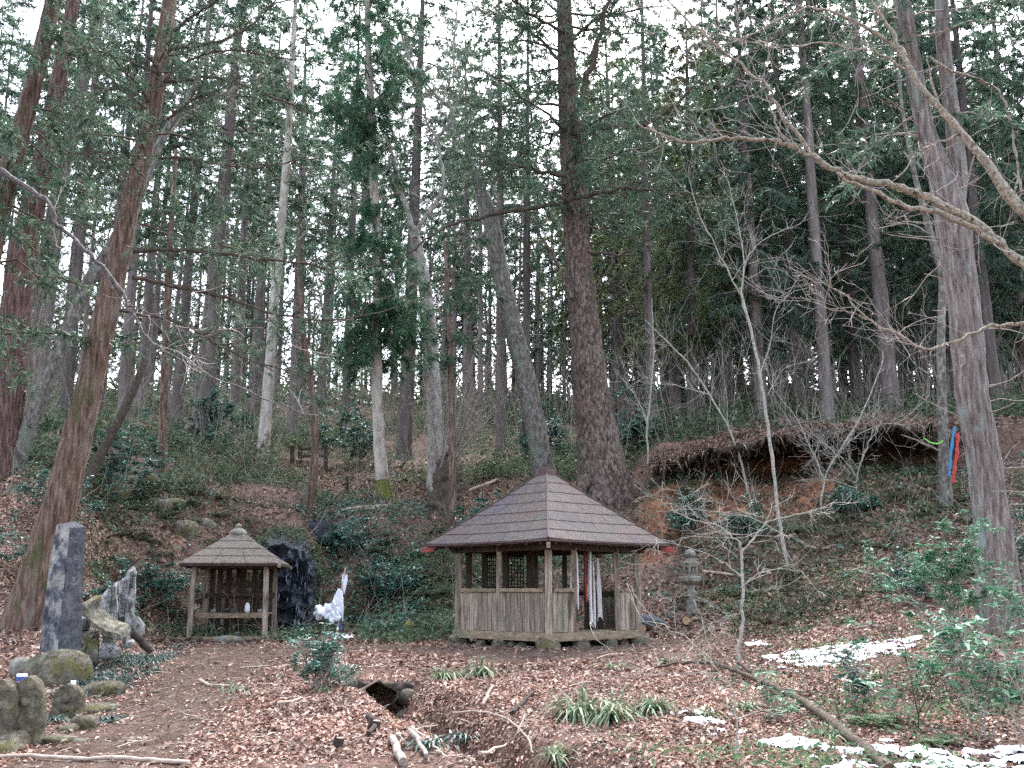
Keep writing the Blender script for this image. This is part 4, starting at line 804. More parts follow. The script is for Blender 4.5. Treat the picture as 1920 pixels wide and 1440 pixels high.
P = np.array([ray(a_, b_) for a_, b_ in zip(px_[:140], py_[:140])]); P = P[g.integers(0, 140, M)]+g.standard_normal((M, 3))*[.22, .22, 0]; P[:, 2] = H(P[:, 0], P[:, 1])
keep = masks(P[:, 0], P[:, 1])[0] < .6; P = np.repeat(P[keep], 4, 0); M = len(P)
d = nrm(np.stack([g.standard_normal(M)*.8, g.standard_normal(M)*.8, g.uniform(.5, 1.2, M)], -1)); mb.straps(P, d, g.uniform(.16, .34, M), np.full(M, .013), g.uniform(.5, 1.1, M))
mb.build('dwarf_grass', 'mondo_leaves', label='mat of dark green dwarf grass beside the path', category='grass', kind='stuff')

# ------------------------------------------------------------------ shrubs, saplings, tufts
def shrub(name, label, cat, px, py, Y, w_, h_, seed, mat='shrub_leaves', n_=900, L=.13, stems=14, group=None, W=.36, base=None, clump=26):
    """w_, h_ in metres; (px,py) foot"""
    g = np.random.default_rng(seed); p = G(px, Y) if base is None else np.array(base); root = thing(name, label, cat, tuple(p), group); st, fo = MB(), MB(); out = []
    for i in range(stems):
        a = g.uniform(0, 6.28); d = (math.cos(a)*g.uniform(.1, .8)*w_/h_, math.sin(a)*g.uniform(.1, .8)*w_/h_, 1); grow(g, (g.normal(0, .05), g.normal(0, .05), -.05), d, h_*g.uniform(.5, .95), .011, 2, out, (2, 3), .6, .15, 5, .55, .16)
    add_out(st, out, 4); T = np.array([q[-1] for q, _ in out] + [q[-2] for q, _ in out]); c = T[g.integers(0, len(T), n_//6)]
    i = np.repeat(np.arange(len(c)), 6); K = len(i); a = g.uniform(0, 6.28, K); D = nrm(np.stack([np.cos(a), np.sin(a), g.normal(-.05, .35, K)], -1)); nv = nrm(g.standard_normal((K, 3))*.35+[0, 0, 1]); l_ = L*g.uniform(.6, 1.3, K)
    fo.leaves(c[i]+g.standard_normal((K, 3))*.02, D, nv, l_, l_*W, .15)
    st.build('stems', 'branch_bark', root); fo.build('leaves', mat, root); return root
SH = [('evergreen_shrub', 'broad blue-green shrub on the bank left of the little shrine', 305, 0, 23.6, 1.5, 1.0, 1300), ('evergreen_shrub', 'leafy shrub at the foot of the red-barked cedars', 40, 0, 19.3, 1.3, 1.0, 1200), ('evergreen_shrub', 'low shrub hanging over the bank behind the pale jagged stones', 215, 0, 20.5, 1.1, .8, 900),
      ('evergreen_shrub', 'dark shrub in the hollow between the leaning trunks', 110, 0, 22.0, 1.6, 1.2, 1200), ('evergreen_shrub', 'wide bush below the pale grey trunk uphill', 400, 0, 38, 3.6, 2.4, 1500), ('evergreen_shrub', 'tall dark bush beside the snag on the bank', 230, 0, 27, 2.4, 1.8, 1500),
      ('evergreen_shrub', 'bush on the slope just left of the pavilion roof', 730, 0, 25.8, 1.6, .9, 1100), ('evergreen_shrub', 'ferny bush above the white ice', 640, 0, 27.3, 1.5, .8, 1000), ('evergreen_shrub', 'low bush at the foot of the coppiced clump', 905, 0, 28.5, 1.6, 1.0, 1000),
      ('evergreen_shrub', 'green bush below the hollow in the eroded bank', 1290, 0, 26.6, 1.1, .8, 700), ('evergreen_shrub', 'small bush on red soil right of the giant tree', 1400, 0, 25.2, 1.2, .9, 800), ('evergreen_shrub', 'bush beside the slim trunk with the tapes', 1600, 0, 26, 1.1, .8, 700),
      ('evergreen_shrub', 'bush beneath the twin-stemmed tree on the slope', 1700, 0, 20.5, 1.6, 1.1, 1100), ('evergreen_shrub', 'bush behind the foot of the twin-stemmed tree', 1900, 0, 21, 1.8, 1.6, 1300), ('evergreen_shrub', 'bush among the trunks behind the giant tree', 1010, 0, 39, 3.0, 2.2, 1300), ('evergreen_shrub', 'pale bush uphill right of the giant tree', 1195, 0, 37, 2.4, 1.8, 1100),
      ('evergreen_shrub', 'bush uphill between the railing and the mossy-footed cedar', 660, 0, 40, 3.0, 2.0, 1300), ('evergreen_shrub', 'dense bush under the cedars at the far bank edge', -20, 0, 24.5, 2.2, 1.8, 1300)]
for i, (nm, lb, px, _, Y, w_, h_, n_) in enumerate(SH): shrub(nm, lb, 'shrub', px, 0, Y, w_, h_, 700+i, n_=int(n_*2.6), L=.10 if Y < 25 else .12 if Y < 32 else .2)
p = ray(598, 1292); shrub('evergreen_shrub', 'small glossy bush on the leaf mound above the hollow', 'shrub', 0, 0, 0, .8, .62, 760, n_=2200, L=.07, base=p, stems=18, mat='shrub_leaves')
shrub('leafy_sapling', 'bright leafy sapling in front of the twin-stemmed tree', 'shrub', 1785, 0, 15.5, .85, 1.6, 761, n_=3600, L=.10, mat='sapling_leaves', stems=12)
shrub('leafy_sapling', 'pale large-leaved sapling rising by the snow at the frame edge', 'shrub', 1840, 0, 10.6, .75, 1.15, 762, n_=330, L=.14, mat='sapling_leaves', stems=6)
shrub('leafy_sapling', 'thin large-leaved sapling beside the fern', 'shrub', 1700, 0, 11.2, .7, .9, 763, n_=240, L=.13, mat='sapling_leaves', stems=5)
for i, (px, Y, w_, h_, n_, lb) in enumerate(((1905, 12.5, .8, 1.2, 420, 'large-leaved sapling growing against the foot of the twin-stemmed tree'), (1610, 12.2, .6, .75, 260, 'short large-leaved seedling behind the fern'), (1460, 11.6, .35, .45, 90, 'small seedling sprouting beside the fallen branch'), (1790, 13.6, .7, .9, 300, 'blue-green sapling at the edge of the ribbed snow'), (1930, 10.2, .7, 1.0, 300, 'drooping sapling half out of view by the wide snow patch'))):
    shrub('leafy_sapling', lb, 'shrub', px, 0, Y, w_, h_, 765+i, n_=n_, L=.12, mat='shrub_leaves' if i % 2 else 'sapling_leaves', stems=6)
def tuft(label, px, py, n_, L, seed, mat='strap_leaves', W=.02, lean=(0, 0), group=None, bend=(.5, 1.1), up=(.5, 1.2)):
    g = np.random.default_rng(seed); p = ray(px, py); mb = MB(); L = L*1.35; n_ = int(n_*1.4); O = g.standard_normal((n_, 3))*[.07, .07, 0]; a = g.uniform(0, 6.28, n_)
    d = nrm(np.stack([np.cos(a)*.8+lean[0], np.sin(a)*.8+lean[1], g.uniform(*up, n_)], -1)); mb.straps(O, d, L*g.uniform(.6, 1.2, n_), W*g.uniform(.7, 1.2, n_), g.uniform(*bend, n_))
    o_ = mb.build('grass_tuft', mat); o_.location = p; tag(o_, label, 'grass', group); return o_
tuft('arching strap-leaved tuft overhanging the ditch', 898, 1268, 50, .62, 1, lean=(-.25, -.5), bend=(.6, 1.2), up=(.7, 1.4), W=.024); tuft('long yellow-green strap tuft on the bank of the ditch', 1085, 1345, 60, .62, 2, lean=(-.15, -.35), bend=(.5, 1.1), up=(.9, 1.6), W=.026); tuft('tall strap tuft at the mouth of the ditch', 1150, 1350, 50, .6, 3, lean=(-.1, -.35), bend=(.5, 1.1), up=(.9, 1.6), W=.026)
tuft('small dry tuft above the dark hollow', 830, 1272, 36, .45, 4, lean=(0, -.4), up=(.8, 1.4)); tuft('short sprouting tuft below the small glossy bush', 618, 1298, 14, .25, 5, W=.018); tuft('flattened strap tuft beside the fallen branch', 1150, 1255, 22, .35, 6)
tuft('low strap tuft beyond the forked end of the fallen branch', 1250, 1245, 30, .36, 7); tuft('grass tuft where the path bends', 438, 1298, 18, .34, 8, lean=(.4, .3)); tuft('bushy tuft left of the thin white sapling', 1225, 1330, 56, .45, 9, lean=(0, -.3), up=(.7, 1.4)); tuft('ragged tuft under the fallen branch', 1320, 1345, 34, .34, 10)
tuft('green tuft in the bottom of the ditch', 870, 1385, 40, .3, 11, mat='mondo_leaves'); tuft('dark green tuft by the sawn poles', 800, 1400, 50, .26, 12, mat='mondo_leaves'); tuft('thick green tuft by the water', 1050, 1420, 60, .34, 13); tuft('grass tuft under the leafless white sapling', 1395, 1330, 36, .3, 14)
tuft('upright tuft in front of the long snow patch', 1500, 1330, 40, .32, 15); tuft('strap tuft beside the ribbed snow near the twin-stemmed tree', 1640, 1275, 40, .34, 16); tuft('tuft between fern and snow', 1560, 1380, 44, .3, 17); tuft('dark tuft between the small carved stones', 110, 1352, 40, .2, 18, mat='mondo_leaves'); tuft('dark tuft on the path edge by the flat stones', 205, 1352, 36, .2, 19, mat='mondo_leaves')
for i, (px, py, lb, s_) in enumerate(((1640, 1362, 'bright green fern between the fallen branch and the snow', 1.0), (1850, 1330, 'fern under the pale large-leaved sapling', .8), (1760, 1400, 'small fern near the wide snow patch', .7), (700, 1170, 'fern at the foot of the slope left of the pavilion', .7))):
    mb = MB(); g = np.random.default_rng(40+i); p = ray(px, py)
    for q in range(15): fern(mb, (0, 0, 0), g.uniform(0, 6.28), s_*g.uniform(.35, .6), g, g.uniform(.35, 1.), 14, .24)
    o_ = mb.build('fern', 'fern_leaves'); o_.location = p; tag(o_, lb, 'fern')
def bare_sapling(label, limbs, Y, seed, group=None, mat='white_stem'):
    root = thing('bare_sapling', label, 'sapling', group=group); mb, tw = MB(), MB()
    for i, (p, a, b_, t_) in enumerate(limbs): limb(mb, p, Y, a, b_, dY=0 if i == 0 else ((i*37) % 7-3)*.12, seed=seed+i, twig=t_, tl=.6 if Y < 20 else .9, tdepth=2, trad=.005 if Y < 20 else .007, tmat=tw, up=.15)
    mb.build('stem', mat, root, True)
    if tw.n: tw.build('twigs', mat, root, kind='stuff')
    recenter(root, tuple(pxpath(limbs[0][0][:1], Y)[0])); return root
yy = ray(1381, 1256)[1]
bare_sapling('slender white leafless sapling forking low, beside the fallen branch', [([(1381, 1260), (1388, 1200), (1393, 1120), (1391, 1060), (1390, 1035), (1388, 1018)], 8, 6, 2), ([(1391, 1040), (1410, 1010), (1440, 980), (1480, 968), (1530, 955), (1572, 942)], 5, 2, 10), ([(1389, 1018), (1368, 1003), (1345, 985), (1300, 975), (1262, 960)], 4, 1.5, 9),
   ([(1390, 1080), (1350, 1050), (1290, 1025), (1230, 1010)], 3, 1, 6), ([(1393, 1105), (1410, 1080), (1450, 1066), (1500, 1072), (1520, 1092)], 3, 1, 9), ([(1390, 1150), (1360, 1155), (1330, 1180)], 2, 1, 6)], yy, 800)
yy = ray(1478, 1068)[1]
bare_sapling('tall thin pale sapling bending up through the slope', [([(1478, 1072), (1462, 980), (1450, 880), (1440, 800), (1425, 700), (1408, 620), (1393, 560), (1388, 540)], 9, 6, 2), ([(1388, 552), (1360, 500), (1340, 460), (1310, 400), (1290, 330)], 4, 1.5, 14), ([(1390, 545), (1396, 500), (1410, 470), (1450, 440), (1500, 420)], 4, 1.5, 16), ([(1396, 500), (1388, 440), (1370, 360), (1350, 300)], 3, 1, 12), ([(1425, 705), (1445, 640), (1455, 580), (1490, 545)], 3, 1, 10), ([(1440, 740), (1470, 690), (1510, 680)], 2, 1, 7)], yy, 820)
yy = ray(1402, 925)[1]
bare_sapling('thin sapling leaning left below the hollow bank', [([(1405, 960), (1395, 890), (1370, 810), (1330, 740), (1290, 680), (1250, 640), (1210, 600)], 6, 2, 18), ([(1330, 740), (1280, 725), (1230, 715)], 3, 1, 10)], yy, 840)
bare_sapling('many-twigged sapling in front of the red soil', [([(1540, 960), (1545, 900), (1570, 850), (1610, 790), (1650, 690), (1655, 660)], 5, 2, 14), ([(1545, 900), (1520, 840), (1490, 780), (1450, 730)], 4, 1, 14), ([(1560, 870), (1590, 830), (1640, 800), (1690, 790)], 3, 1, 12)], 26.3, 860)
bare_sapling('bare sapling standing between the lantern and the giant tree', [([(1215, 870), (1213, 800), (1220, 740), (1225, 640), (1222, 560)], 5, 2, 18), ([(1216, 800), (1190, 740), (1150, 690)], 3, 1, 8)], 30, 880)
bare_sapling('dry bush of bare stems over the hollow edge', [([(1605, 930), (1610, 880), (1625, 840), (1640, 800)], 4, 1.5, 14), ([(1608, 900), (1580, 860), (1540, 830)], 3, 1, 12), ([(1606, 915), (1560, 900), (1500, 900)], 3, 1, 10)], 26.4, 890)
bare_sapling('long bare twig sprawling right of the pavilion eave', [([(1480, 1010), (1420, 975), (1360, 962), (1290, 955), (1230, 958)], 3, 1, 9), ([(1440, 990), (1380, 1010), (1310, 1005), (1250, 1015)], 2.5, 1, 8)], 21.5, 900)
yy = ray(1378, 1425)[1]
bare_sapling('thin twiggy sapling rising in front of the pavilion doorway', [([(1378, 1440), (1382, 1370), (1372, 1300), (1358, 1270), (1310, 1215), (1260, 1180), (1210, 1165)], 6, 1.5, 4), ([(1358, 1270), (1330, 1240), (1320, 1200)], 2, 1, 4)], yy, 910)
bare_sapling('thin dark sapling right of the fern', [([(1730, 1420), (1722, 1340), (1700, 1250), (1690, 1190)], 4, 2, 8), ([(1722, 1340), (1760, 1270), (1800, 1210)], 3, 1, 8)], 11, 920, mat='dark_branch')
bare_sapling('thin dark sapling among the stems beside the wide snow patch', [([(1590, 1430), (1575, 1360), (1555, 1280), (1560, 1200)], 3, 1.5, 8)], 10.8, 930, mat='dark_branch')

# ------------------------------------------------------------------ pavilion (square, one corner towards the viewer)
cx, cyy = PAVC; gz = .50
root = thing('pavilion', 'open wooden pavilion with rusty sheet-metal pyramid roof', 'pavilion', (cx, cyy, gz))
hd = 1.80; rot = R(-1.5)
def corner(a, d): a = a+rot; return np.array([math.sin(a)*d, -math.cos(a)*d])
cF, cR, cB, cL = corner(0, hd), corner(math.pi/2, hd), corner(math.pi, hd), corner(-math.pi/2, hd)
SILL, FL, RAIL, TOP = .23, .30, 1.05, 1.86
def pt(c, z): return np.array([c[0], c[1], z])
def lerp(a, b_, t): return a*(1-t)+b_*t
def part(nm, p, q, wd, ht, mat, up=(0, 0, 1), parent=None):
    mb = MB(); mb.beam(p, q, wd, ht, up); return mb.build(nm, mat, parent or root)
outn = {0: nrm(np.append(cF+cL, 0)), 1: nrm(np.append(cF+cR, 0)), 2: nrm(np.append(cB+cR, 0)), 3: nrm(np.append(cB+cL, 0))}
for c in (cF, cR, cB, cL): part('corner_post', pt(c, SILL), pt(c*.995+np.array([rng.normal(0, .012), 0]), TOP+.1), .13, .13, 'old_wood', (0, 1, 0))
for a, b_ in ((cL, cF), (cF, cR), (cR, cB), (cB, cL)):
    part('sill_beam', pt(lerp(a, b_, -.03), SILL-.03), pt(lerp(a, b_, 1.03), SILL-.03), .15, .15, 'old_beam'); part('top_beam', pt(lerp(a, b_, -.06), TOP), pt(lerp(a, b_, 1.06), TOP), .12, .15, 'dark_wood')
def panel(a, b_, t0, t1, nrmv, n_):
    p, q = lerp(a, b_, t0), lerp(a, b_, t1)
    part('rail', pt(p, RAIL), pt(q, RAIL), .10, .07, 'old_beam')
    for i in range(n_):
        s0, s1 = lerp(p, q, (i+.03)/n_), lerp(p, q, (i+.97)/n_); m_ = (s0+s1)/2; wdt = np.linalg.norm(s1-s0)
        mb = MB(); base_ = pt(m_, SILL+.04+rng.uniform(0, .015))-nrmv*rng.uniform(.0, .008); mb.beam(base_, base_+np.array([0, 0, RAIL-.035-base_[2]]), wdt, .02, up=tuple(nrmv)); mb.build('plank', 'old_wood', root)
part('wall_post', pt(lerp(cL, cF, .47), SILL), pt(lerp(cL, cF, .475), TOP), .10, .10, 'old_wood', (0, 1, 0))
panel(cL, cF, .035, .45, outn[0], 8); panel(cL, cF, .495, .965, outn[0], 9)
for t, e in ((.285, .27), (.76, .75)): part('door_post', pt(lerp(cF, cR, t), SILL), pt(lerp(cF, cR, e), TOP), .10, .10, 'old_wood', (0, 1, 0))
panel(cF, cR, .04, .26, outn[1], 4); panel(cF, cR, .79, .965, outn[1], 3)
part('wall_post', pt(lerp(cB, cL, .5), SILL), pt(lerp(cB, cL, .5), TOP), .10, .10, 'old_wood', (0, 1, 0))
part('wall_post', pt(lerp(cR, cB, .5), SILL), pt(lerp(cR, cB, .5), TOP), .10, .10, 'old_wood', (0, 1, 0))
panel(cB, cL, .035, .965, outn[3], 12); panel(cR, cB, .035, .48, outn[2], 7)
part('rail', pt(lerp(cR, cB, .52), RAIL), pt(lerp(cR, cB, .965), RAIL), .10, .07, 'old_beam')
# floor boards run along the left wall direction
for i in range(13):
    t0, t1 = (i+.02)/13, (i+.98)/13; a = (lerp(cL, cB, (t0+t1)/2)); b_ = lerp(cF, cR, (t0+t1)/2); wdt = np.linalg.norm(lerp(cL, cB, t1)-lerp(cL, cB, t0))
    part('floor_board', pt(lerp(a, b_, .03), FL-.02+rng.uniform(-.004, .004)), pt(lerp(a, b_, .97), FL-.02+rng.uniform(-.004, .004)), wdt, .03, 'old_beam')
# lattice screens at the back left
for t0, t1 in ((.28, .45), (.57, .69)):
    pA, pB = lerp(cB, cL, t0), lerp(cB, cL, t1)
    for z in (RAIL+.06, TOP-.1): part('screen_frame', pt(pA, z), pt(pB, z), .05, .05, 'dark_wood')
    for i in range(6): q = lerp(pA, pB, i/5); part('lattice_bar', pt(q, RAIL+.06), pt(q, TOP-.1), .024, .022, 'dark_wood', (0, 1, 0))
    for i in range(8): z = RAIL+.12+i*.078; part('lattice_bar', pt(pA, z), pt(pB, z), .022, .02, 'dark_wood')
for t in (.2, .72, .89): part('screen_post', pt(lerp(cB, cL, t), SILL), pt(lerp(cB, cL, t), TOP), .12, .06, 'dark_wood', (0, 1, 0))
# inner shrine posts and boards
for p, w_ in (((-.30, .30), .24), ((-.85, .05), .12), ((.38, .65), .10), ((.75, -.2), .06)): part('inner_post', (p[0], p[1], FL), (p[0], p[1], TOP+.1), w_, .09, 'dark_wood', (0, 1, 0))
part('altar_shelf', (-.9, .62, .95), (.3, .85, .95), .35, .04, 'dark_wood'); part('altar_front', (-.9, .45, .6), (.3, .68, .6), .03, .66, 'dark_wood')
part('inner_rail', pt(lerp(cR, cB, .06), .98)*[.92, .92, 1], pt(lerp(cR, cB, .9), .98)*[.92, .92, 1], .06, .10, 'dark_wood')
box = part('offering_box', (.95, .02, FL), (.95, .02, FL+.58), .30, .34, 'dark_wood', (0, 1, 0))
# roof
re_, ez, az_ = 2.48, 1.94, 3.40
roof = MB()
def rp(f, face, s_, lift=0.):
    """f 0 eave..1 apex, s_ 0..1 along the face"""
    A, B_ = [(cL, cF), (cF, cR), (cR, cB), (cB, cL)][face]; k_ = re_/hd; kt = .055
    P = lerp(np.array(A), np.array(B_), s_)*k_*((1-f)+kt*f)
    z = ez + (az_-ez)*(f + .10*f*(f-1)) + lift - .03*(1-f)*(abs(s_-.5)*2)**2*0 + .03*(1-f)**2*(abs(s_-.5)*2)**3
    return np.array([P[0], P[1], z])
for fc in range(4):
    g4 = np.array([[rp(f, fc, s_, -.05) for s_ in np.linspace(0, 1, 9)] for f in np.linspace(0, 1, 8)]); k, j = np.meshgrid(np.arange(7), np.arange(8), indexing='ij')
    roof.quads(g4, np.stack([k*9+j, k*9+j+1, (k+1)*9+j+1, (k+1)*9+j], -1))
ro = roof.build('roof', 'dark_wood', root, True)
ns = [3, 2, 3, 2, 2, 1, 1]
for fc in range(4):
    for kx in range(7):
        f0, f1 = kx/7, (kx+1)/7+.012; off = rng.uniform(-.25, .25)
        cuts = np.clip((np.arange(ns[kx]+1)+np.where((np.arange(ns[kx]+1) > 0) & (np.arange(ns[kx]+1) < ns[kx]), off, 0))/ns[kx], 0, 1)
        for i in range(ns[kx]):
            lo, hi = .016+rng.uniform(-.002, .002), 0.0015; mb = MB(); s0, s1 = cuts[i]+.0015, cuts[i+1]-.0015
            ss = np.linspace(s0, s1, 3); top = np.array([[rp(f0-.004, fc, s_, lo) for s_ in ss], [rp((f0+f1)/2, fc, s_, (lo+hi)/2) for s_ in ss], [rp(f1, fc, s_, hi-.003) for s_ in ss]])
            bot = top.copy(); bot[:, :, 2] -= .016
            V = np.concatenate([top.reshape(-1, 3), bot.reshape(-1, 3)]); fq = []
            for r_ in range(2):
                for c_ in range(2): a = r_*3+c_; fq += [(a, a+1, a+4, a+3), (9+a, 9+a+3, 9+a+4, 9+a+1)]
            for a, b_ in ((0, 1), (1, 2)): fq.append((a+9, b_+9, b_, a))
            for a, b_ in ((6, 7), (7, 8)): fq.append((a, b_, b_+9, a+9))
            for a, b_ in ((0, 3), (3, 6)): fq.append((a, b_, b_+9, a+9))
            for a, b_ in ((2, 5), (5, 8)): fq.append((a+9, b_+9, b_, a))
            mb.quads(V, fq); mb.build('roof_sheet', 'roof_sheet', ro)
    # hip cover, eave fascia, rafters
    hp = np.array([rp(f, fc, 1.0, .018) for f in np.linspace(-.003, 1, 9)]); mb = MB(); mb.tubes(hp, np.full(9, .016), 6); mb.build('hip_cover', 'rust_trim', ro)
    part('eave_board', rp(.006, fc, .003, -.04), rp(.006, fc, .997, -.04), .03, .045, 'rust_trim', parent=ro)
    A = [cL, cF, cR, cB][fc]; B_ = [cF, cR, cB, cL][fc]
    for i in range(9):
        t = (i+.5)/9; q = lerp(np.array(A), np.array(B_), t); part('rafter', pt(q*re_/hd*.985, ez-.055), pt(q*.55, ez+.40), .045, .06, 'dark_wood', parent=ro)
for c, mt in ((cL, 'red_paint'), (cR, 'red_paint'), (cF, 'white_ceramic'), (cB, 'red_paint')):
    k_ = re_/hd; mt2 = 'red_paint' if mt == 'red_paint' else 'old_beam'
    part('hip_rafter', pt(c*.5, ez+.34), pt(c*k_*.93, ez-.05), .08, .12, 'dark_wood', parent=ro); part('rafter_tip', pt(c*k_*.93, ez-.065), pt(c*k_*(1.03 if mt2 == 'red_paint' else 1.0), ez-.105), .07, .10, mt2, parent=ro)
for ch in ('a',):
    mb = MB(); mb.lathe([(0, az_-.06), (.19, az_-.06), (.19, az_+.05), (.17, az_+.06), (.17, az_+.09), (.11, az_+.10), (.0, az_+.105)], 4, rot=rot); mb.build('roof_cap', 'rust_trim', ro)
for c in (cF, cR, cL, cB): 
    mb = MB(); mb.rock((c[0]*1.0, c[1]*1.0, .03), (.44, .36, .34), int(abs(c[0])*100)+3, .15, .5); mb.build('foundation_stone', 'moss_stone', root, True)
for i, (a, b_, t) in enumerate(((cL, cF, .5), (cL, cF, .28), (cL, cF, .72), (cF, cR, .33), (cF, cR, .66), (cL, cF, .62))):
    q = lerp(a, b_, t); mb = MB(); s_ = (.32, .28, .32) if i in (0, 3, 4) else (.2, .16, .16); mb.rock((q[0], q[1], .02), s_, 60+i, .18, .4); mb.build('foundation_stone', 'moss_stone', root, True)
# bell ropes and cloths hanging in the doorway
def cloth(label, t, off, z0, z1, w_, mat, seed):
    g = np.random.default_rng(seed); q = lerp(cF, cR, t)-outn[1][:2]*off; n_ = 9; S = 14; zz = np.linspace(z0, z1, n_); a = np.arange(S)/S*6.283
    V = []
    for i, z in enumerate(zz):
        f = i/(n_-1); rw = w_*(.35+.65*f**.7)*(1+.08*g.standard_normal()); rr = rw*(1+.28*np.sin(a*4+seed)+.1*np.sin(a*7+i*.3)); V.append(np.stack([q[0]+cx+rr*np.cos(a)*.8+.015*math.sin(f*3+seed), q[1]+cyy+rr*np.sin(a)*.6, np.full(S, z+gz)+(.05*np.sin(a*2+seed) if i == n_-1 else 0)], -1))
    mb = MB(); k, j = np.meshgrid(np.arange(n_-1), np.arange(S), indexing='ij'); mb.quads(np.array(V), np.stack([k*S+j, (k+1)*S+j, (k+1)*S+(j+1) % S, k*S+(j+1) % S], -1)); return tag(mb.build('bell_rope', mat, smooth=True), label, 'rope', 'cloth ropes hanging in the pavilion doorway')
cloth('white cloth rope nearest the left door post of the pavilion', .34, .12, 1.80, .66, .062, 'white_cloth', 1); cloth('thin pale cloth strip hanging lowest beside the left door post', .315, .18, 1.75, .20, .032, 'white_cloth', 2); cloth('narrow white cloth rope in the middle of the pavilion doorway', .52, .14, 1.8, .40, .042, 'white_cloth', 3)
cloth('red cloth rope in the middle of the pavilion doorway', .49, .2, 1.85, .8, .022, 'red_cloth', 4); cloth('broad white cloth rope near the right door post', .60, .12, 1.72, .50, .068, 'white_cloth', 5); cloth('short white cloth tail beside the broad rope', .575, .2, 1.6, .36, .032, 'white_cloth', 6); cloth('short grey cloth bundle between red and white ropes', .545, .25, 1.82, .9, .035, 'white_cloth', 7)
mb = MB(); q = lerp(cF, cR, .60)-outn[1][:2]*.12; mb.rock((q[0]+cx, q[1]+cyy, 1.74+gz), (.14, .14, .16), 4, .1); tag(mb.build('bell', 'rust_box', smooth=True), 'round rusty bell above the broad white rope', 'bell')

# ------------------------------------------------------------------ little shrine shelter
sp = G(436, 22.4); root = thing('shrine_shelter', 'little open wooden shrine shelter with square hipped roof', 'shrine', tuple(sp), rz=R(6)); hw = .76; EZ = 1.66
for sxx in (-1, 1):
    for sy in (-1, 1):
        part('post', (sxx*hw*1.01, sy*hw, .05), (sxx*hw*.97, sy*hw, EZ+.02), .10, .10, 'old_wood', (0, 1, 0))
for sy in (-1, 1): part('sill_beam', (-hw-.22, sy*hw-.06*(sy < 0), .07), (hw+.10, sy*hw-.06*(sy < 0), .07), .12, .14, 'old_beam'); part('top_beam', (-hw-.15, sy*hw, EZ-.06), (hw+.15, sy*hw, EZ-.06), .09, .12, 'dark_wood')
for sxx in (-1, 1): part('sill_beam', (sxx*hw, -hw, .08), (sxx*hw, hw, .08), .10, .10, 'old_beam'); part('top_beam', (sxx*hw, -hw-.1, EZ-.02), (sxx*hw, hw+.1, EZ-.02), .09, .12, 'dark_wood')
part('shelf_front', (-hw, -.30, .56), (hw, -.30, .56), .05, .10, 'old_beam'); part('shelf', (-hw, .05, .60), (hw, .05, .60), .66, .03, 'old_beam'); part('shelf_leg', (0, -.05, .1), (0, -.05, .55), .09, .09, 'dark_wood', (0, 1, 0))
for x in (-.62, -.46, -.27, .30, .48, .64): part('back_slat', (x, hw-.02, .12), (x, hw-.02, EZ-.1), .11 if abs(x) > .3 else .12, .03, 'dark_wood', (0, 1, 0))
part('back_board', (0, hw-.03, .12), (0, hw-.03, EZ-.1), .22, .03, 'dark_wood', (0, 1, 0)); part('back_rail', (-hw, hw-.07, .98), (hw, hw-.07, .98), .04, .12, 'dark_wood'); part('floor_plank', (-hw, -.55, .13), (hw, -.55, .13), .2, .03, 'old_beam')
re2, az2 = 1.03, 2.33
ro = MB(); 
def rp2(f, fc, s_, lift=0.):
    c4 = [(-1, -1), (1, -1), (1, 1), (-1, 1)]; A = np.array(c4[fc])*re2; B_ = np.array(c4[(fc+1) % 4])*re2; P = lerp(A, B_, s_)*((1-f)+.12*f); return np.array([P[0], P[1], EZ-.02+(az2-EZ)*(f+.08*f*(f-1))+lift])
for fc in range(4):
    g4 = np.array([[rp2(f, fc, s_, -.04) for s_ in (0, .5, 1)] for f in (0, .5, 1)]); ro.quads(g4, [(0, 1, 4, 3), (1, 2, 5, 4), (3, 4, 7, 6), (4, 5, 8, 7)])
ro = ro.build('roof', 'dark_wood', root)
for fc in range(4):
    for kx in range(4):
        n_ = (3, 3, 2, 1)[kx]; f0, f1 = kx/4, (kx+1)/4+.015
        for i in range(n_):
            s0, s1 = i/n_+.003, (i+1)/n_-.003; lo = rng.uniform(.014, .02); mb = MB(); tp = np.array([rp2(f0-.003, fc, s0, lo), rp2(f0-.003, fc, s1, lo), rp2(f1, fc, s1, 0), rp2(f1, fc, s0, 0)]); bt = tp-[0, 0, .018]
            mb.quads(np.concatenate([tp, bt]), [(0, 1, 2, 3), (7, 6, 5, 4), (4, 5, 1, 0), (5, 6, 2, 1), (6, 7, 3, 2), (7, 4, 0, 3)]); mb.build('roof_sheet', 'shrine_sheet', ro)
    part('eave_board', rp2(.003, fc, 0.003, -.035), rp2(.003, fc, .997, -.035), .03, .05, 'dark_wood', parent=ro)
    for i in range(6): s_ = (i+.5)/6; part('rafter', rp2(.03, fc, s_, -.07), rp2(.6, fc, s_, -.08), .04, .05, 'dark_wood', parent=ro)
for a, b_ in ((-1, -1), (1, -1), (1, 1), (-1, 1)): part('hip_rafter', (a*re2*.3, b_*re2*.3, EZ+.33), (a*re2*1.03, b_*re2*1.03, EZ-.08), .06, .07, 'old_beam', parent=ro)
mb = MB(); z = az2-.05; mb.lathe([(.19, z), (.20, z+.03), (.17, z+.08), (.10, z+.13), (.05, z+.145), (.07, z+.17), (.075, z+.20), (.04, z+.235), (.0, z+.25)], 14); mb.build('finial', 'stone', ro, True)
def lpt(x, y, z): c_, s_ = math.cos(R(6)), math.sin(R(6)); return (sp[0]+x*c_-y*s_, sp[1]+x*s_+y*c_, sp[2]+z)
def jar(nm, label, prof, mat, loc, cat):
    mb = MB(); mb.lathe(prof, 14); o_ = mb.build(nm, mat, smooth=True); o_.location = loc; return tag(o_, label, cat)
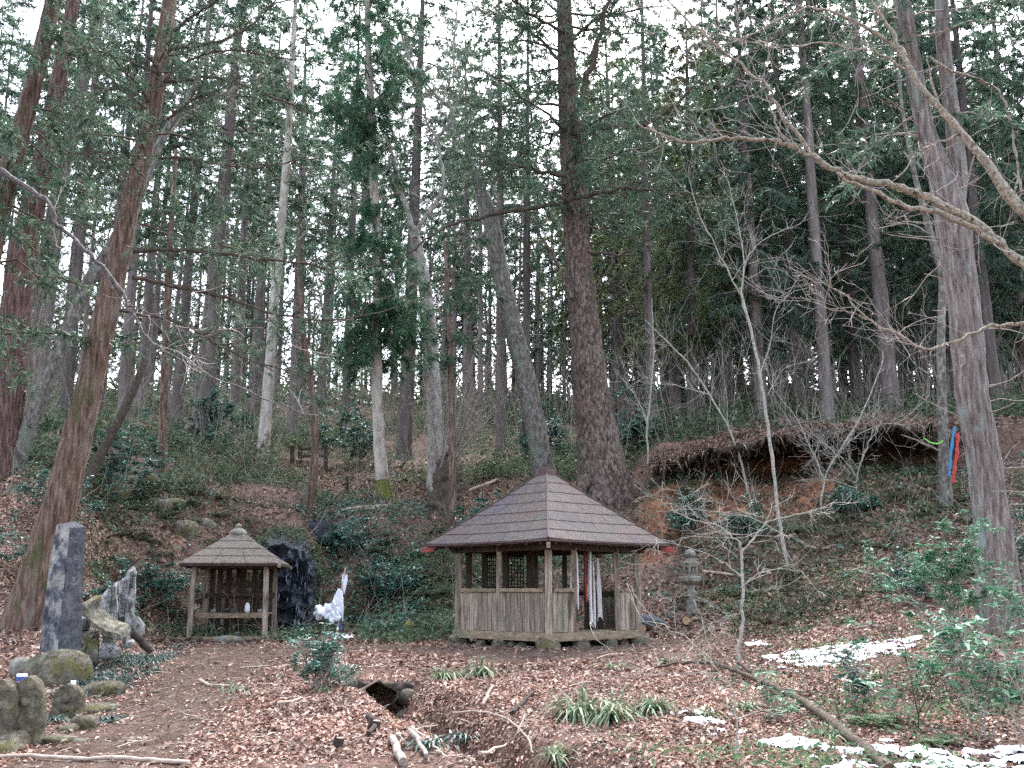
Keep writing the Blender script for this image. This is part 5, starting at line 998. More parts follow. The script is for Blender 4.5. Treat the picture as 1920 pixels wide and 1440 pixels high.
jar('vase', 'slim white vase on the shelf of the little shrine', [(0, 0), (.045, 0), (.06, .06), (.055, .14), (.03, .2), (.02, .215), (.0, .21)], 'white_ceramic', lpt(.29, -.12, .617), 'vase')
jar('offering_cup', 'small grey cup at the left end of the shrine shelf', [(0, 0), (.05, 0), (.06, .07), (.05, .075), (.0, .05)], 'stone', lpt(-.42, -.12, .617), 'cup'); jar('offering_cup', 'small blue-grey jar in the middle of the shrine shelf', [(0, 0), (.05, 0), (.055, .08), (.03, .11), (.0, .11)], 'dark_stele', lpt(-.02, -.1, .617), 'jar'); jar('offering_cup', 'small pale cup near the right post of the shrine shelf', [(0, 0), (.04, 0), (.05, .07), (.04, .075), (.0, .05)], 'white_stone', lpt(.55, -.12, .617), 'cup')
r2 = thing('altar_house', 'small rusty-brown altar box with dark flat roof inside the little shrine', 'altar', lpt(.05, .2, .617))
mb = MB(); mb.beam((0, 0, 0), (0, 0, .34), .34, .30, (0, 1, 0)); mb.build('box', 'rust_box', r2); mb = MB(); mb.beam((-.27, -.02, .38), (.27, -.02, .38), .42, .08); mb.build('lid', 'dark_wood', r2)
mb = MB(); mb.rock((0, 0, 0), (.6, .4, .2), 33, .12, .4); o_ = mb.build('step_stone', 'stone', smooth=True); o_.location = G(431, 21.3)+[0, 0, .06]; tag(o_, 'flat step stone in front of the little shrine', 'stone')
for i, (px, lb) in enumerate(((372, 'low mossy stone under the left end of the shrine sill'), (492, 'low stone under the right end of the shrine sill'))):
    mb = MB(); mb.rock((0, 0, 0), (.42, .3, .2), 35+i, .15); o_ = mb.build('foundation_stone', 'moss_stone', smooth=True); o_.location = G(px, 21.55)+[0, 0, .02]; tag(o_, lb, 'stone')
# wet rock face and ice
root = thing('wet_cliff', 'dark wet cliff with frozen seep behind the little shrine', 'cliff'); g = np.random.default_rng(9)
U, Vv = np.meshgrid(np.linspace(466, 622, 90), np.linspace(976, 1202, 100)); P = np.zeros(U.shape+(3,))
cb_ = .62*fbm(U*.03, Vv*.014, 1.0, 4, 5)+.22*np.abs(fbm(U*.11, Vv*.03, 1.0, 14, 4)); jt = 8*fbm(U*.05, Vv*.05, 1.0, 22, 4); ed = np.clip(np.minimum((U-474+jt)/30, (612-U+jt)/34), 0, 1)*np.clip((Vv-np.interp(U, [466, 490, 530, 570, 600, 622], [1030, 1000, 990, 1005, 1040, 1090])+jt)/26, 0, 1)
for a in range(U.shape[0]):
    for b_ in range(U.shape[1]): P[a, b_] = at(U[a, b_], Vv[a, b_], 25.7+(1200-Vv[a, b_])*.0035-(1.3+.85*cb_[a, b_]-.16*abs(math.sin(Vv[a, b_]*.11+3*cb_[a, b_])))*(ed[a, b_]**.8)+.9*(1-ed[a, b_]))
mb = MB(); nx_ = U.shape[1]; k, j = np.meshgrid(np.arange(U.shape[0]-1), np.arange(nx_-1), indexing='ij'); mb.quads(P, np.stack([k*nx_+j, (k+1)*nx_+j, (k+1)*nx_+j+1, k*nx_+j+1], -1)); mb.build('rock', 'wet_rock', root)
mb = MB(); M = 5200; a = g.integers(0, 96, M); b_ = g.integers(0, 90, M); kp = (ed[a, b_] < .75*g.random(M)+.08) & (ed[a, b_] > 0); c_ = P[a[kp], b_[kp]]+g.standard_normal((kp.sum(), 3))*[.08, .05, .08]-[0, .12, 0]; i_ = np.repeat(np.arange(len(c_)), 6); K = len(i_)
mb.leaves(c_[i_]+g.standard_normal((K, 3))*.07, nrm(g.standard_normal((K, 3))+[0, -.6, -.3]), nrm(g.standard_normal((K, 3))*.5+[0, -.5, 1]), .12*g.uniform(.5, 1.3, K), .045*g.uniform(.6, 1.3, K)); mb.build('hanging_plants', 'cover_leaves', root, kind='stuff')
mb = MB(); out = []
for i in range(60):
    a, b_ = g.integers(25, 92), g.integers(16, 70); p = P[a, b_]-[0, .03, 0]; L = g.uniform(.06, .3); out.append((np.array([p, p-[0, .02, L*.5], p-[g.normal(0, .02), .03, L]]), np.array([.014, .011, .003])))
mb.tubes(np.stack([p for p, _ in out]), np.stack([r_ for _, r_ in out]), 5)
surf('thin_ice', [(.3, (.06, .075, .11)), (.7, (.22, .25, .33))], 9, rough=.2, bump=.5, spec=.6); mb.build('icicles', 'thin_ice', root, kind='stuff'); recenter(root, tuple(at(540, 1195, 25)))
root = thing('ice_column', 'bright white ice grown over a leaning pole at the foot of the slope', 'ice'); g = np.random.default_rng(19); Y = 23.6
mb = MB(); mb.tubes(spline(pxpath([(631, 1198), (635, 1160), (642, 1100), (648, 1064)], Y), 3), np.linspace(.035, .025, 10), 6, True); mb.build('pole', 'stick', root, True)
mb = MB()
for i in range(30):
    px = 627+g.uniform(0, 14); py0 = 1098+abs(px-636)*2.2+g.uniform(0, 22); p0 = at(px, py0, Y-.05+g.normal(0, .05)); p1 = at(px-2+g.normal(0, 2), min(1165, py0+g.uniform(30, 60)), Y-.05); mb.tubes(np.stack([p0, lerp(p0, p1, .2), lerp(p0, p1, .6), p1]), np.array([.02, .045, .04, .008]), 6, True)
for i in range(9): p0 = at(642+g.uniform(0, 8), 1072+g.uniform(0, 20), Y); mb.tubes(np.stack([p0, p0-[0, 0, .12], p0-[.02, 0, .35]]), np.array([.015, .03, .006]), 5, True)
mb.build('icicles', 'ice', root, True)
mb = MB()
for i in range(34): px = g.uniform(594, 626); py = 1148+g.normal(0, 8)+(px-610)*.35; mb.rock(at(px, py, Y+g.normal(0, .08)), np.array([1, .8, 1.1])*g.uniform(.06, .15), 50+i, .45)
for i in range(10): mb.rock(at(628+g.normal(0, 4), 1148+g.normal(0, 8), Y-.1), np.array([1, .8, 1.4])*g.uniform(.08, .14), 90+i, .4)
mb.build('ice_lumps', 'ice', root, True, kind='stuff'); mb = MB()
for i in range(16): mb.rock(ray(g.uniform(622, 672), 1193+g.normal(0, 2)), (g.uniform(.14, .3), .2, .1), 110+i, .2)
mb.build('ice_crust', 'ice', root, True); recenter(root, tuple(at(634, 1198, Y)))
mb = MB(); mb.tubes(spline(pxpath([(637, 1168), (638, 1180), (640, 1195)], Y+.1), 3), np.full(7, .03), 8, True); tag(mb.build('blue_pipe', 'blue_paint', smooth=True), 'short blue pipe behind the iced pole', 'pipe')

# ------------------------------------------------------------------ stone lantern
p = ray(1298, 1156); root = thing('stone_lantern', 'small weathered stone lantern right of the pavilion', 'lantern', tuple(p))
def lp(nm, prof, S=12, mat='stone', rot=0.):
    mb = MB(); mb.lathe(prof, S, rot=rot); return mb.build(nm, mat, root, S > 8)
sc_ = p[1]/F
def zz_(py): return (1156-py)*sc_*1.03
lp('shaft', [(.14, -.2), (.12, zz_(1140)), (.085, zz_(1122)), (.12, zz_(1118)), (.12, zz_(1113)), (.08, zz_(1109)), (.10, zz_(1100))]); lp('platform', [(.10, zz_(1101)), (.17, zz_(1098)), (.225, zz_(1094)), (.23, zz_(1088)), (.21, zz_(1086)), (.0, zz_(1086))], 8)
for i in range(6): a = i*math.pi/3+.25; mb = MB(); mb.beam((.145*math.cos(a), .145*math.sin(a), zz_(1087)), (.145*math.cos(a), .145*math.sin(a), zz_(1064)), .05, .05, (math.cos(a), math.sin(a), 0)); mb.build('light_box_pillar', 'stone', root)
lp('light_box_base', [(.175, zz_(1087)), (.178, zz_(1082)), (.0, zz_(1081))], 6, rot=.25); lp('light_box_lintel', [(.0, zz_(1069)), (.175, zz_(1069)), (.178, zz_(1063)), (.0, zz_(1063))], 6, rot=.25); lp('cap', [(.178, zz_(1063)), (.15, zz_(1060)), (.11, zz_(1057)), (.085, zz_(1053)), (.07, zz_(1052))], 8); lp('finial', [(.07, zz_(1053)), (.12, zz_(1050)), (.13, zz_(1046)), (.10, zz_(1041)), (.03, zz_(1038)), (0, zz_(1037))], 12)
for i, (px, py, lb) in enumerate(((1305, 1145, 'sawn log end leaning against the stone lantern'), (1285, 1162, 'pale sawn log end on the leaves below the stone lantern'), (1203, 1176, 'pale sawn log end beside the right pavilion corner'))):
    q = ray(px, py+8); r2 = thing('cut_log', lb, 'log', tuple(q)); mb = MB(); mb.tubes(np.array([[0, -.12, .07], [0, .5, .12]]), np.array([.085, .085]), 10); mb.build('bark', 'cedar_bark', r2); mb = MB(); mb.lathe([(0, 0), (.083, 0), (.083, .012), (0, .012)], 12); c_ = mb.build('sawn_face', 'cut_wood', r2); c_.rotation_euler = (math.pi/2, 0, 0); c_.location = (0, -.125, .07)
q = ray(1222, 1172); mb = MB(); mb.rock((0, 0, 0), (.75, .5, .42), 77, .2, .3); o_ = mb.build('boulder', 'dark_stele', smooth=True); o_.location = q; tag(o_, 'dark reddish boulder beside the right corner of the pavilion', 'boulder')
q = ray(770, 1190); mb = MB(); mb.rock((0, 0, 0), (.45, .35, .6), 78, .2); o_ = mb.build('boulder', 'moss_foot', smooth=True); o_.location = q; tag(o_, 'small bright mossy rock at the edge of the path left of the pavilion', 'boulder')

# ------------------------------------------------------------------ stone monuments on the left
Y = 14.8
def prism(mb, bot, top, n_=7, amp=.02, seed=0):
    """tapering block through rings between two quads (world points)"""
    g = np.random.default_rng(seed); bot, top = np.array(bot), np.array(top); m_ = len(bot); rg = []
    for i in range(n_): t = i/(n_-1); rg.append(bot*(1-t)+top*t + (g.standard_normal((m_, 3))*amp if 0 < i < n_-1 else 0))
    V = np.array(rg); mb.quads(V, [(k_*m_+j_, k_*m_+(j_+1) % m_, (k_+1)*m_+(j_+1) % m_, (k_+1)*m_+j_) for k_ in range(n_-1) for j_ in range(m_)])
    if m_ == 4: mb.quads(V[-1], [(0, 1, 2, 3)]); mb.quads(V[0], [(3, 2, 1, 0)])
root = thing('stone_monument', 'tall dark stone monument leaning on a mossy boulder', 'monument'); mb = MB()
B1, B2, B3, B4 = at(108, 1228, Y-.18), at(152, 1222, Y+.12), at(128, 1215, Y+.38), at(74, 1222, Y+.05)
T1, T2, T3, T4 = at(131, 990, Y-.14), at(160, 988, Y+.12), at(140, 977, Y+.34), at(107, 984, Y+.02)
prism(mb, [B1, B2, B3, B4], [T1, T2, T3, T4], 16, .008, 1); mb.build('slab', 'dark_stele', root)
mb = MB(); g = np.random.default_rng(4)
nu, nv_ = 9, 34; sd2 = g.random((16, 2))*[1.2, 1]; hh = g.uniform(.0, .045, 16); sl2 = g.normal(0, .03, (16, 2)); rows = []
for a in range(nv_):     # rough split face: uneven flaked facets
    for b_ in range(nu):
        u_, t = b_/(nu-1), a/(nv_-1); k_ = int(np.argmin((sd2[:, 0]-u_)**2*.15+(sd2[:, 1]-t)**2)); ed_ = min(1, 3*min(1-u_+.02, t+.05, 1-t+.05)); nv = nrm(np.cross(lerp(B1, T1, .5)-lerp(B4, T4, .5), T4-B4)); nv = nv if nv[1] < 0 else -nv
        rows.append(lerp(lerp(B4, T4, t), lerp(B1, T1, t), u_)+nv*(.003+ed_*(hh[k_]*.8+sl2[k_]@(np.array([u_, t*3])-sd2[k_]*[1, 3])*.4)))
m2 = MB(); kk, jj = np.meshgrid(np.arange(nv_-1), np.arange(nu-1), indexing='ij'); m2.quads(np.array(rows), np.stack([kk*nu+jj, kk*nu+jj+1, (kk+1)*nu+jj+1, (kk+1)*nu+jj], -1)); m2.build('split_face', 'stele_chip', root)
f0 = lambda s_, t: lerp(lerp(B1, B2, s_), lerp(T1, T2, s_), t); nv = nrm(np.cross(B2-B1, T1-B1)); nv = nv if nv[1] < 0 else -nv
for i in range(7):       # worn carved characters, too weathered to read, as shallow strokes
    t = .52+i*.055
    for q in range(3): m2 = MB(); aa = f0(.42+.06*g.standard_normal(), t+.012*q); bb = f0(.60+.05*g.standard_normal(), t+.012*q+.006*g.standard_normal()); m2.beam(aa+nv*.001, bb+nv*.001, .01, .012, tuple(nv)); m2.build('worn_stroke', 'stele_chip', root)
recenter(root, tuple((B1+B2+B3+B4)/4))
def stone(nm, label, cat, px, py, size, seed, mat='moss_stone', amp=.2, sq=.3, rz=0., tilt=(0, 0), lift=0., Yo=None):
    p = (ray(px, py) if Yo is None else at(px, py, Yo))+[0, 0, lift]; mb = MB(); mb.rock((0, 0, 0), size, seed, amp, sq, rz, tilt); o_ = mb.build(nm, mat, smooth=True); o_.location = p; return tag(o_, label, cat)
stone('boulder', 'large rounded mossy boulder carrying the dark monument', 'boulder', 112, 1266, (1.05, .8, .62), 201, amp=.16, Yo=14.4); stone('boulder', 'low mossy stone right of the large mossy boulder', 'boulder', 190, 1302, (.55, .5, .32), 202, amp=.14); stone('boulder', 'grey stone wedged behind the left end of the large mossy boulder', 'boulder', 58, 1255, (.5, .4, .4), 203, 'stone', Yo=14.9)
stone('flat_stone', 'pale flat stone below the low mossy stone', 'stone', 178, 1332, (.6, .5, .16), 204); stone('flat_stone', 'round mossy stone at the path edge', 'stone', 160, 1362, (.3, .26, .2), 205); stone('flat_stone', 'small mossy stone beside the round one', 'stone', 130, 1370, (.22, .2, .16), 206); stone('flat_stone', 'thin flat slab lying by the path', 'stone', 102, 1388, (.5, .28, .08), 207, sq=.8)
stone('flat_stone', 'mossy corner stone with a white cup on it', 'stone', 12, 1405, (.34, .4, .3), 208, sq=.7)
def gravestone(nm, label, px, py, w_, h_, d_, seed, carve=True):
    p = ray(px, py); root = thing(nm, label, 'stone figure', tuple(p)); g = np.random.default_rng(seed); n_ = 15; K = 12; rows = []
    for i in range(n_):
        t = i/(n_-1); half = w_/2*(1-.10*t)*math.sqrt(max(0, 1-max(0, (t-.62)/.38)**2)) + .015; ring = []
        for q in range(K): a = q/K*6.283; cxx = math.copysign(abs(math.cos(a))**.5, math.cos(a)); syy = math.copysign(abs(math.sin(a))**.5, math.sin(a)); ring.append((half*cxx*(1+.05*g.standard_normal()), d_/2*(1-.35*t)*syy*(1+.07*g.standard_normal()), -.12+(h_+.12)*t))
        rows.append(ring)
    V = np.array(rows); mb = MB(); k, j = np.meshgrid(np.arange(n_-1), np.arange(K), indexing='ij'); mb.quads(V, np.stack([k*K+j, k*K+(j+1) % K, (k+1)*K+(j+1) % K, (k+1)*K+j], -1)); mb.tris(np.concatenate([V[-1], [V[-1].mean(0)+[0, 0, .01]]]), [(q, (q+1) % K, K) for q in range(K)]); mb.build('slab', 'moss_stone', root, True)
    if carve:
        mb = MB(); mb.rock((.01, -d_*.36, h_*.60), (w_*.3, .07, w_*.3), seed, .3); mb.build('carved_head', 'moss_stone', root, True); mb = MB(); mb.rock((-.01, -d_*.37, h_*.32), (w_*.55, .08, h_*.42), seed+1, .35); mb.build('carved_body', 'moss_stone', root, True)
    return root
gravestone('carved_stone', 'mossy carved stone figure under the blue and white cup', 48, 1388, .32, .62, .26, 1); gravestone('carved_stone', 'mossy carved stone half out of view next to the cup-topped figure', 0, 1392, .30, .60, .26, 2); gravestone('carved_stone', 'small mossy rounded stone figure in front of the large boulder', 126, 1344, .34, .37, .24, 3)
def cup(label, px, py, Yc, r_, h_, blue=False):
    p = at(px, py, Yc); root = thing('cup', label, 'cup', tuple(p)); mb = MB(); mb.lathe([(0, 0), (r_*.7, 0), (r_*.9, h_*.3), (r_, h_), (r_*.9, h_), (r_*.75, h_*.3), (0, h_*.2)], 16); mb.build('bowl', 'white_ceramic', root, True)
    if blue: mb = MB(); mb.lathe([(r_*.91, h_*.25), (r_*.985, h_*.55), (r_*1.0, h_*.75)], 16); b_ = mb.build('blue_pattern', 'blue_paint', root, True); b_.scale = (1.012, 1.012, 1)
yA = ray(48, 1388)[1]; yB = ray(126, 1344)[1]
cup('white cup with blue pattern on the mossy carved figure', 40, 1281, yA, .052, .09, True); cup('small white cup beside the blue-patterned cup', 55, 1283, yA, .03, .07); cup('white cup on the small rounded stone figure', 137, 1287, yB, .03, .065); cup('white cup on the mossy corner stone', 4, 1396, ray(12, 1405)[1], .035, .07)
for i, (px, py, sz, lb) in enumerate(((318, 950, (.8, .6, .45), 'mossy rock jutting from the bank above the little shrine'), (345, 1000, (.6, .5, .5), 'tan earthy rock below the jutting mossy rock'), (262, 905, (.9, .7, .5), 'mossy lump on the bank beneath the snag'), (215, 930, (.8, .7, .5), 'root-bound mossy rock left of the jutting rock'), (390, 985, (.7, .6, .4), 'low mossy rock above the shrine roof'), (670, 958, (1.3, .4, .22), 'fallen mossy log end on the slope above the ice'))):
    stone('boulder', lb, 'boulder', px, py, sz, 300+i, 'moss_stone', amp=.35)
# broken slabs and tilted stone roof
Y2 = 16.2
def slab(label, px0, px1, py0, py1, Yc, mat, seed, th=.22, jag=True, lean=0):
    g = np.random.default_rng(seed); root = thing('broken_slab', label, 'stone'); n_ = 12; mb = MB(); rows = []
    for i in range(n_):
        t = i/(n_-1); py = py0+(py1-py0)*t; xl = px0+lean*t+g.normal(0, 2.0)*jag+(px1-px0)*.75*max(0, t-.55)/.45*jag; xr = px1+lean*t+g.normal(0, 1.2)*jag; a, b_ = at(xl, py, Yc-th*.3), at(xr, py+4*jag, Yc-th*.1); c_, d_ = at(xr, py, Yc+th), at(xl+3, py, Yc+th*.9); rows.append([a, lerp(a, b_, .5)-[0, .05*g.random(), 0], b_, c_, d_])
    V = np.array(rows); K = 5; mb.quads(V, [(k_*K+j_, k_*K+(j_+1) % K, (k_+1)*K+(j_+1) % K, (k_+1)*K+j_) for k_ in range(n_-1) for j_ in range(K)]); mb.tris(np.concatenate([V[-1], [V[-1].mean(0)]]), [(q, (q+1) % K, K) for q in range(K)]); mb.build('slab', mat, root); recenter(root, tuple(V[0].mean(0)))
def outline(label, pts, Yc, depth, mat, seed):
    g = np.random.default_rng(seed); root = thing('broken_slab', label, 'stone'); A = []
    for q0, q1 in zip(pts, pts[1:]+pts[:1]):
        for t in (0, .33, .66): A.append((q0[0]*(1-t)+q1[0]*t+g.normal(0, .9), q0[1]*(1-t)+q1[1]*t+g.normal(0, 1.2)))
    A = np.array(A); c = A.mean(0); m_ = len(A); rg = [np.array([at(*(c+(a_-c)*k_), Yc+dy+g.normal(0, .028)) for a_ in A]) for k_, dy in ((.55, -.03), (.86, -.01), (1, .05), (1.0, depth*.6), (.92, depth))]
    V = np.array(rg); mb = MB(); K = len(rg); mb.quads(V, [(k_*m_+j_, k_*m_+(j_+1) % m_, (k_+1)*m_+(j_+1) % m_, (k_+1)*m_+j_) for k_ in range(K-1) for j_ in range(m_)])
    mb.tris(np.concatenate([V[0], [V[0].mean(0)]]), [((q+1) % m_, q, m_) for q in range(m_)]); mb.tris(np.concatenate([V[-1], [V[-1].mean(0)]]), [(q, (q+1) % m_, m_) for q in range(m_)]); mb.build('slab', mat, root); recenter(root, tuple(at(c[0], pts[0][1], Yc)))
outline('jagged white stone slab behind the tilted stone roof', [(195, 1236), (190, 1180), (188, 1118), (200, 1106), (211, 1093), (219, 1091), (222, 1150), (218, 1200), (214, 1236)], Y2, .24, 'white_stone', 1)
outline('tallest jagged white slab with a split edge', [(230, 1216), (223, 1150), (221, 1092), (232, 1084), (240, 1070), (252, 1063), (257, 1072), (254, 1130), (248, 1216)], Y2+.45, .3, 'white_stone', 2)
outline('squat grey stone block under the tilted stone roof', [(140, 1246), (143, 1186), (146, 1180), (184, 1182), (186, 1190), (185, 1246)], Y2-.35, .4, 'stone', 3)
root = thing('stone_roof', 'mossy curved stone roof slab lying tilted on the grey block', 'stone'); Yc = Y2-.55; lo_ = spline(pxpath([(153, 1142), (160, 1152), (175, 1167), (198, 1181), (226, 1189)], Yc), 4); up_ = spline(pxpath([(186, 1124), (191, 1136), (202, 1149), (219, 1161), (244, 1172)], Yc+.36), 4); g = np.random.default_rng(8); rows = []
for a_, b_ in zip(lo_, up_):
    th = np.array([.02, .015, -.085]); j1 = g.normal(0, .006, 3); rows.append([a_+j1, lerp(a_, b_, .35)+[0, 0, .012]+j1, lerp(a_, b_, .7)+[0, 0, .015], b_+j1, b_+th, lerp(a_, b_, .5)+th, a_+th+j1])
V = np.array(rows); mb = MB(); n_, m_ = V.shape[:2]; mb.quads(V, [(k_*m_+j_, k_*m_+(j_+1) % m_, (k_+1)*m_+(j_+1) % m_, (k_+1)*m_+j_) for k_ in range(n_-1) for j_ in range(m_)])
for e in (0, -1): mb.tris(np.concatenate([V[e], [V[e].mean(0)]]), [(q, (q+1) % m_, m_) for q in range(m_)])
mb.build('slab', 'roof_stone', root); mb = MB(); mb.beam(lo_[0]+[.01, 0, .02], up_[0]+[.0, 0, .03], .11, .09, bev=.02); mb.build('ridge', 'roof_stone', root); recenter(root, tuple(lo_[8]))
stone('round_stone', 'pale round stone beside the tallest white slab', 'stone', 258, 1176, (.2, .18, .26), 210, 'white_stone', Yo=16.4); stone('round_stone', 'white lump of stone under the end of the tilted roof slab', 'stone', 156, 1168, (.26, .3, .2), 211, 'white_stone', Yo=15.9); stone('round_stone', 'small white stone in the dwarf grass', 'stone', 244, 1208, (.16, .14, .14), 212, 'white_stone', Yo=15.9)
stone('round_stone', 'chunk of white stone at the foot of the jagged slab', 'stone', 207, 1222, (.28, .2, .22), 213, 'white_stone', Yo=15.8); stone('round_stone', 'brown pebble stone at the edge of the dwarf grass', 'stone', 315, 1228, (.12, .1, .14), 214, 'stone')
def log(nm, label, cat, pts, Y, w0, w1, mat, S=8, seed=0, twig=0, lift=0, group=None):
    """measured on the ground: each (px,py) is dropped onto the terrain unless Y is given"""
    P = np.array([ray(*q)+[0, 0, lift] for q in pts]) if Y is None else pxpath(pts, Y); P = spline(P, 4); yv = P[:, 1].mean(); g = np.random.default_rng(seed); P[1:-1] += g.standard_normal((len(P)-2, 3))*.006; mb = MB(); mb.tubes(P, np.linspace(w0, w1, len(P))/2/ppm(yv), S, True); out = []
    for i in range(twig): k_ = g.integers(0, len(P)); grow(g, P[k_], (g.normal(0, 1), g.normal(0, 1), .5), g.uniform(.15, .4), .006, 1, out, (0, 2))
    add_out(mb, out, 3); return tag(mb.build(nm, mat, smooth=True), label, cat, group)
log('fallen_log', 'dark log lying behind the tallest white slab', 'log', [(250, 1188), (268, 1204), (282, 1222)], 16.1, 16, 13, 'wet_stump')
log('stick', 'long pale stick across the path at the near edge', 'stick', [(-10, 1426), (60, 1422), (150, 1429), (210, 1427), (280, 1433), (355, 1436)], None, 6, 8, 'stick', lift=.03); log('stick', 'pale curved stick at the edge of the dwarf grass', 'stick', [(374, 1279), (390, 1287), (412, 1289), (438, 1290)], None, 6, 3, 'stick', lift=.03)
log('stick', 'pale short stick on the leaf mound', 'stick', [(520, 1326), (545, 1322), (563, 1316)], None, 7, 4, 'stick', lift=.04); log('stick', 'thin arched stick against the small glossy bush', 'stick', [(570, 1284), (590, 1285), (608, 1292)], None, 5, 2, 'stick', lift=.03)
log('sawn_pole', 'thick sawn pole lying at the ditch edge', 'log', [(735, 1392), (745, 1412), (756, 1438)], None, 14, 16, 'branch_bark', lift=.04); log('sawn_pole', 'second sawn pole beside the thick one', 'log', [(768, 1380), (786, 1400), (800, 1428)], None, 11, 8, 'branch_bark', lift=.05); log('sawn_pole', 'bent brown pole half sunk in leaves by the dark stumps', 'log', [(690, 1352), (706, 1366), (690, 1385)], None, 12, 8, 'wet_stump', lift=.05)
log('stick', 'long thin stick reaching over the ditch', 'stick', [(850, 1360), (900, 1358), (950, 1372), (990, 1410), (1000, 1440)], None, 5, 3, 'stick', lift=.14, seed=5, twig=6); log('stick', 'thin pale stick lying across the ditch water', 'stick', [(900, 1440), (945, 1420), (970, 1398), (985, 1360)], None, 5, 3, 'stick', lift=.12, seed=6, twig=7)
log('stick', 'crooked thin stick below the dark hollow', 'stick', [(770, 1375), (800, 1395), (820, 1415), (838, 1432)], None, 4, 2, 'stick', lift=.06, seed=7, twig=3); log('stick', 'grey stick leaning on the ditch bank', 'stick', [(905, 1330), (915, 1310), (924, 1292)], None, 7, 5, 'stick', lift=.05); log('stick', 'broken grey branch on the ditch bank', 'stick', [(960, 1345), (985, 1320), (1003, 1302)], None, 10, 5, 'wet_stump', lift=.05)
log('stick', 'dark branch lying on leaves in front of the pavilion', 'stick', [(1000, 1302), (1030, 1285), (1055, 1272)], None, 5, 3, 'wet_stump', lift=.02)
for i in range(60):
    g = np.random.default_rng(1000+i); px, py = g.uniform(200, 1700), g.uniform(1235, 1435); a = g.uniform(-.5, .5); L = g.uniform(20, 60); log('twig', 'thin fallen twig lying loose on the leaf litter', 'twig', [(px, py), (px+L*.5, py+a*L*.3+g.normal(0, 2)), (px+L, py+a*L*.5)], None, 2.6, 1.4, 'stick', 4, i, lift=.03, group='twigs lying on the leaf litter')
for i, (pts, lb) in enumerate((([(640, 962), (680, 955), (725, 952)], 'dead branch lying on the slope above the ice'), ([(1320, 1078), (1360, 1082), (1400, 1090)], 'dead branch lying on the slope right of the lantern'), ([(1480, 1010), (1530, 1035), (1570, 1028)], 'curved dead branch halfway up the right slope'), ([(880, 925), (930, 905), (980, 880)], 'long dead branch left of the pavilion roof peak'), ([(780, 1040), (830, 1020), (850, 990)], 'dead stick on the slope behind the left eave of the pavilion'))):
    log('dead_branch', lb, 'branch', pts, None, 7, 3, 'stick', 6, 50+i, 8, .08)
def stump(label, px, py, r_, h_, seed):
    p = ray(px, py); root = thing('tree_stump', label, 'stump', tuple(p)); mb = MB(); mb.trunk(np.array([[0, 0, -.1], [0, 0, h_*.5], [.02, 0, h_]]), np.array([r_*1.1, r_, r_*.9]), 12, .4, 5, .08, seed, .3, .06); mb.build('stump', 'wet_stump', root, True); mb = MB(); mb.lathe([(0, 0), (r_*.8, 0), (r_*.82, .012), (0, .015)], 12); c_ = mb.build('top', 'stick', root); c_.location = (.02, 0, h_-.012)
stump('small dark rotten stump on the leaf mound', 632, 1404, .05, .10, 1); stump('second dark stump near the ditch', 700, 1368, .055, .09, 2)
stump('thin pale broken stub on the slope right of the railing', 650, 925, .06, .55, 3)
# fallen branch with fork
root = thing('fallen_branch', 'long dark fallen branch with forked end sloping to the snow', 'branch'); mb = MB()
def lay(pts, w0, w1, hs): 
    P = np.array([ray(*q)+[0, 0, h_] for q, h_ in zip(pts, hs)]); P = spline(P, 5); g = np.random.default_rng(len(pts)); P[1:-1] += g.standard_normal((len(P)-2, 3))*.010; mb.tubes(P, np.linspace(w0, w1, len(P))/2/ppm(P[:, 1].mean()), 8, True)
lay([(1668, 1448), (1630, 1415), (1580, 1380), (1530, 1345), (1480, 1315), (1440, 1295), (1400, 1278), (1360, 1262), (1320, 1255), (1270, 1253), (1228, 1258)], 17, 5, [.02, .04, .06, .08, .08, .08, .08, .09, .10, .08, .05]); lay([(1432, 1292), (1405, 1270), (1384, 1256)], 9, 6, [.08, .10, .1]); lay([(1345, 1262), (1338, 1250), (1318, 1245)], 5, 2, [.09, .12, .12])
lay([(1255, 1252), (1240, 1242), (1234, 1230)], 3, 2, [.06, .1, .12]); mb.build('limb', 'branch_bark', root, True); MAT['branch_bark']
o_ = root.children[0]; o_.data.materials[0] = MAT['dark_branch']; recenter(root, tuple(ray(1668, 1440)))
# dark hollow with stones and a curved root
root = thing('rock_hollow', 'ring of dark stones around the hole at the head of the ditch', 'rocks'); g = np.random.default_rng(77); c = ray(706, 1292)
for i in range(13):
    a = i/13*6.283; rr = (.42, .30); q = np.array([HOLE[0]+math.cos(a)*rr[0], HOLE[1]+.05+math.sin(a)*rr[1]]); z = float(H(q[0], q[1])); mb = MB(); s_ = g.uniform(.16, .3); mb.rock((q[0], q[1], z+.03+(.06 if math.sin(a) > 0 else 0)), (s_, s_*.9, s_*.8), 600+i, .25, .3); mb.build('rock', 'moss_stone' if i % 3 == 0 else 'wet_stump', root, True)
a = np.linspace(0, 6.283, 19)[:-1]; zc = float(base_h(np.array(HOLE[0]), np.array(HOLE[1])))-.06; rg = []
for dy, k_ in ((-.16, 1.12), (-.18, 1.0), (-.1, .96), (.3, .92), (.9, .9)): rg.append(np.stack([HOLE[0]+.02+.27*k_*np.cos(a)*(1+.06*np.sin(a*5)), np.full(18, HOLE[1]+dy)+.05*np.sin(a*3), zc-.02+.16*k_*np.sin(a)*(1+.18*np.cos(a*4))-.1*max(0, dy)], -1))
V = np.array(rg); mb = MB(); mb.quads(V, [(k_*18+j_, k_*18+(j_+1) % 18, (k_+1)*18+(j_+1) % 18, (k_+1)*18+j_) for k_ in range(4) for j_ in range(18)]); mb.build('hollow_log', 'wet_stump', root, True)
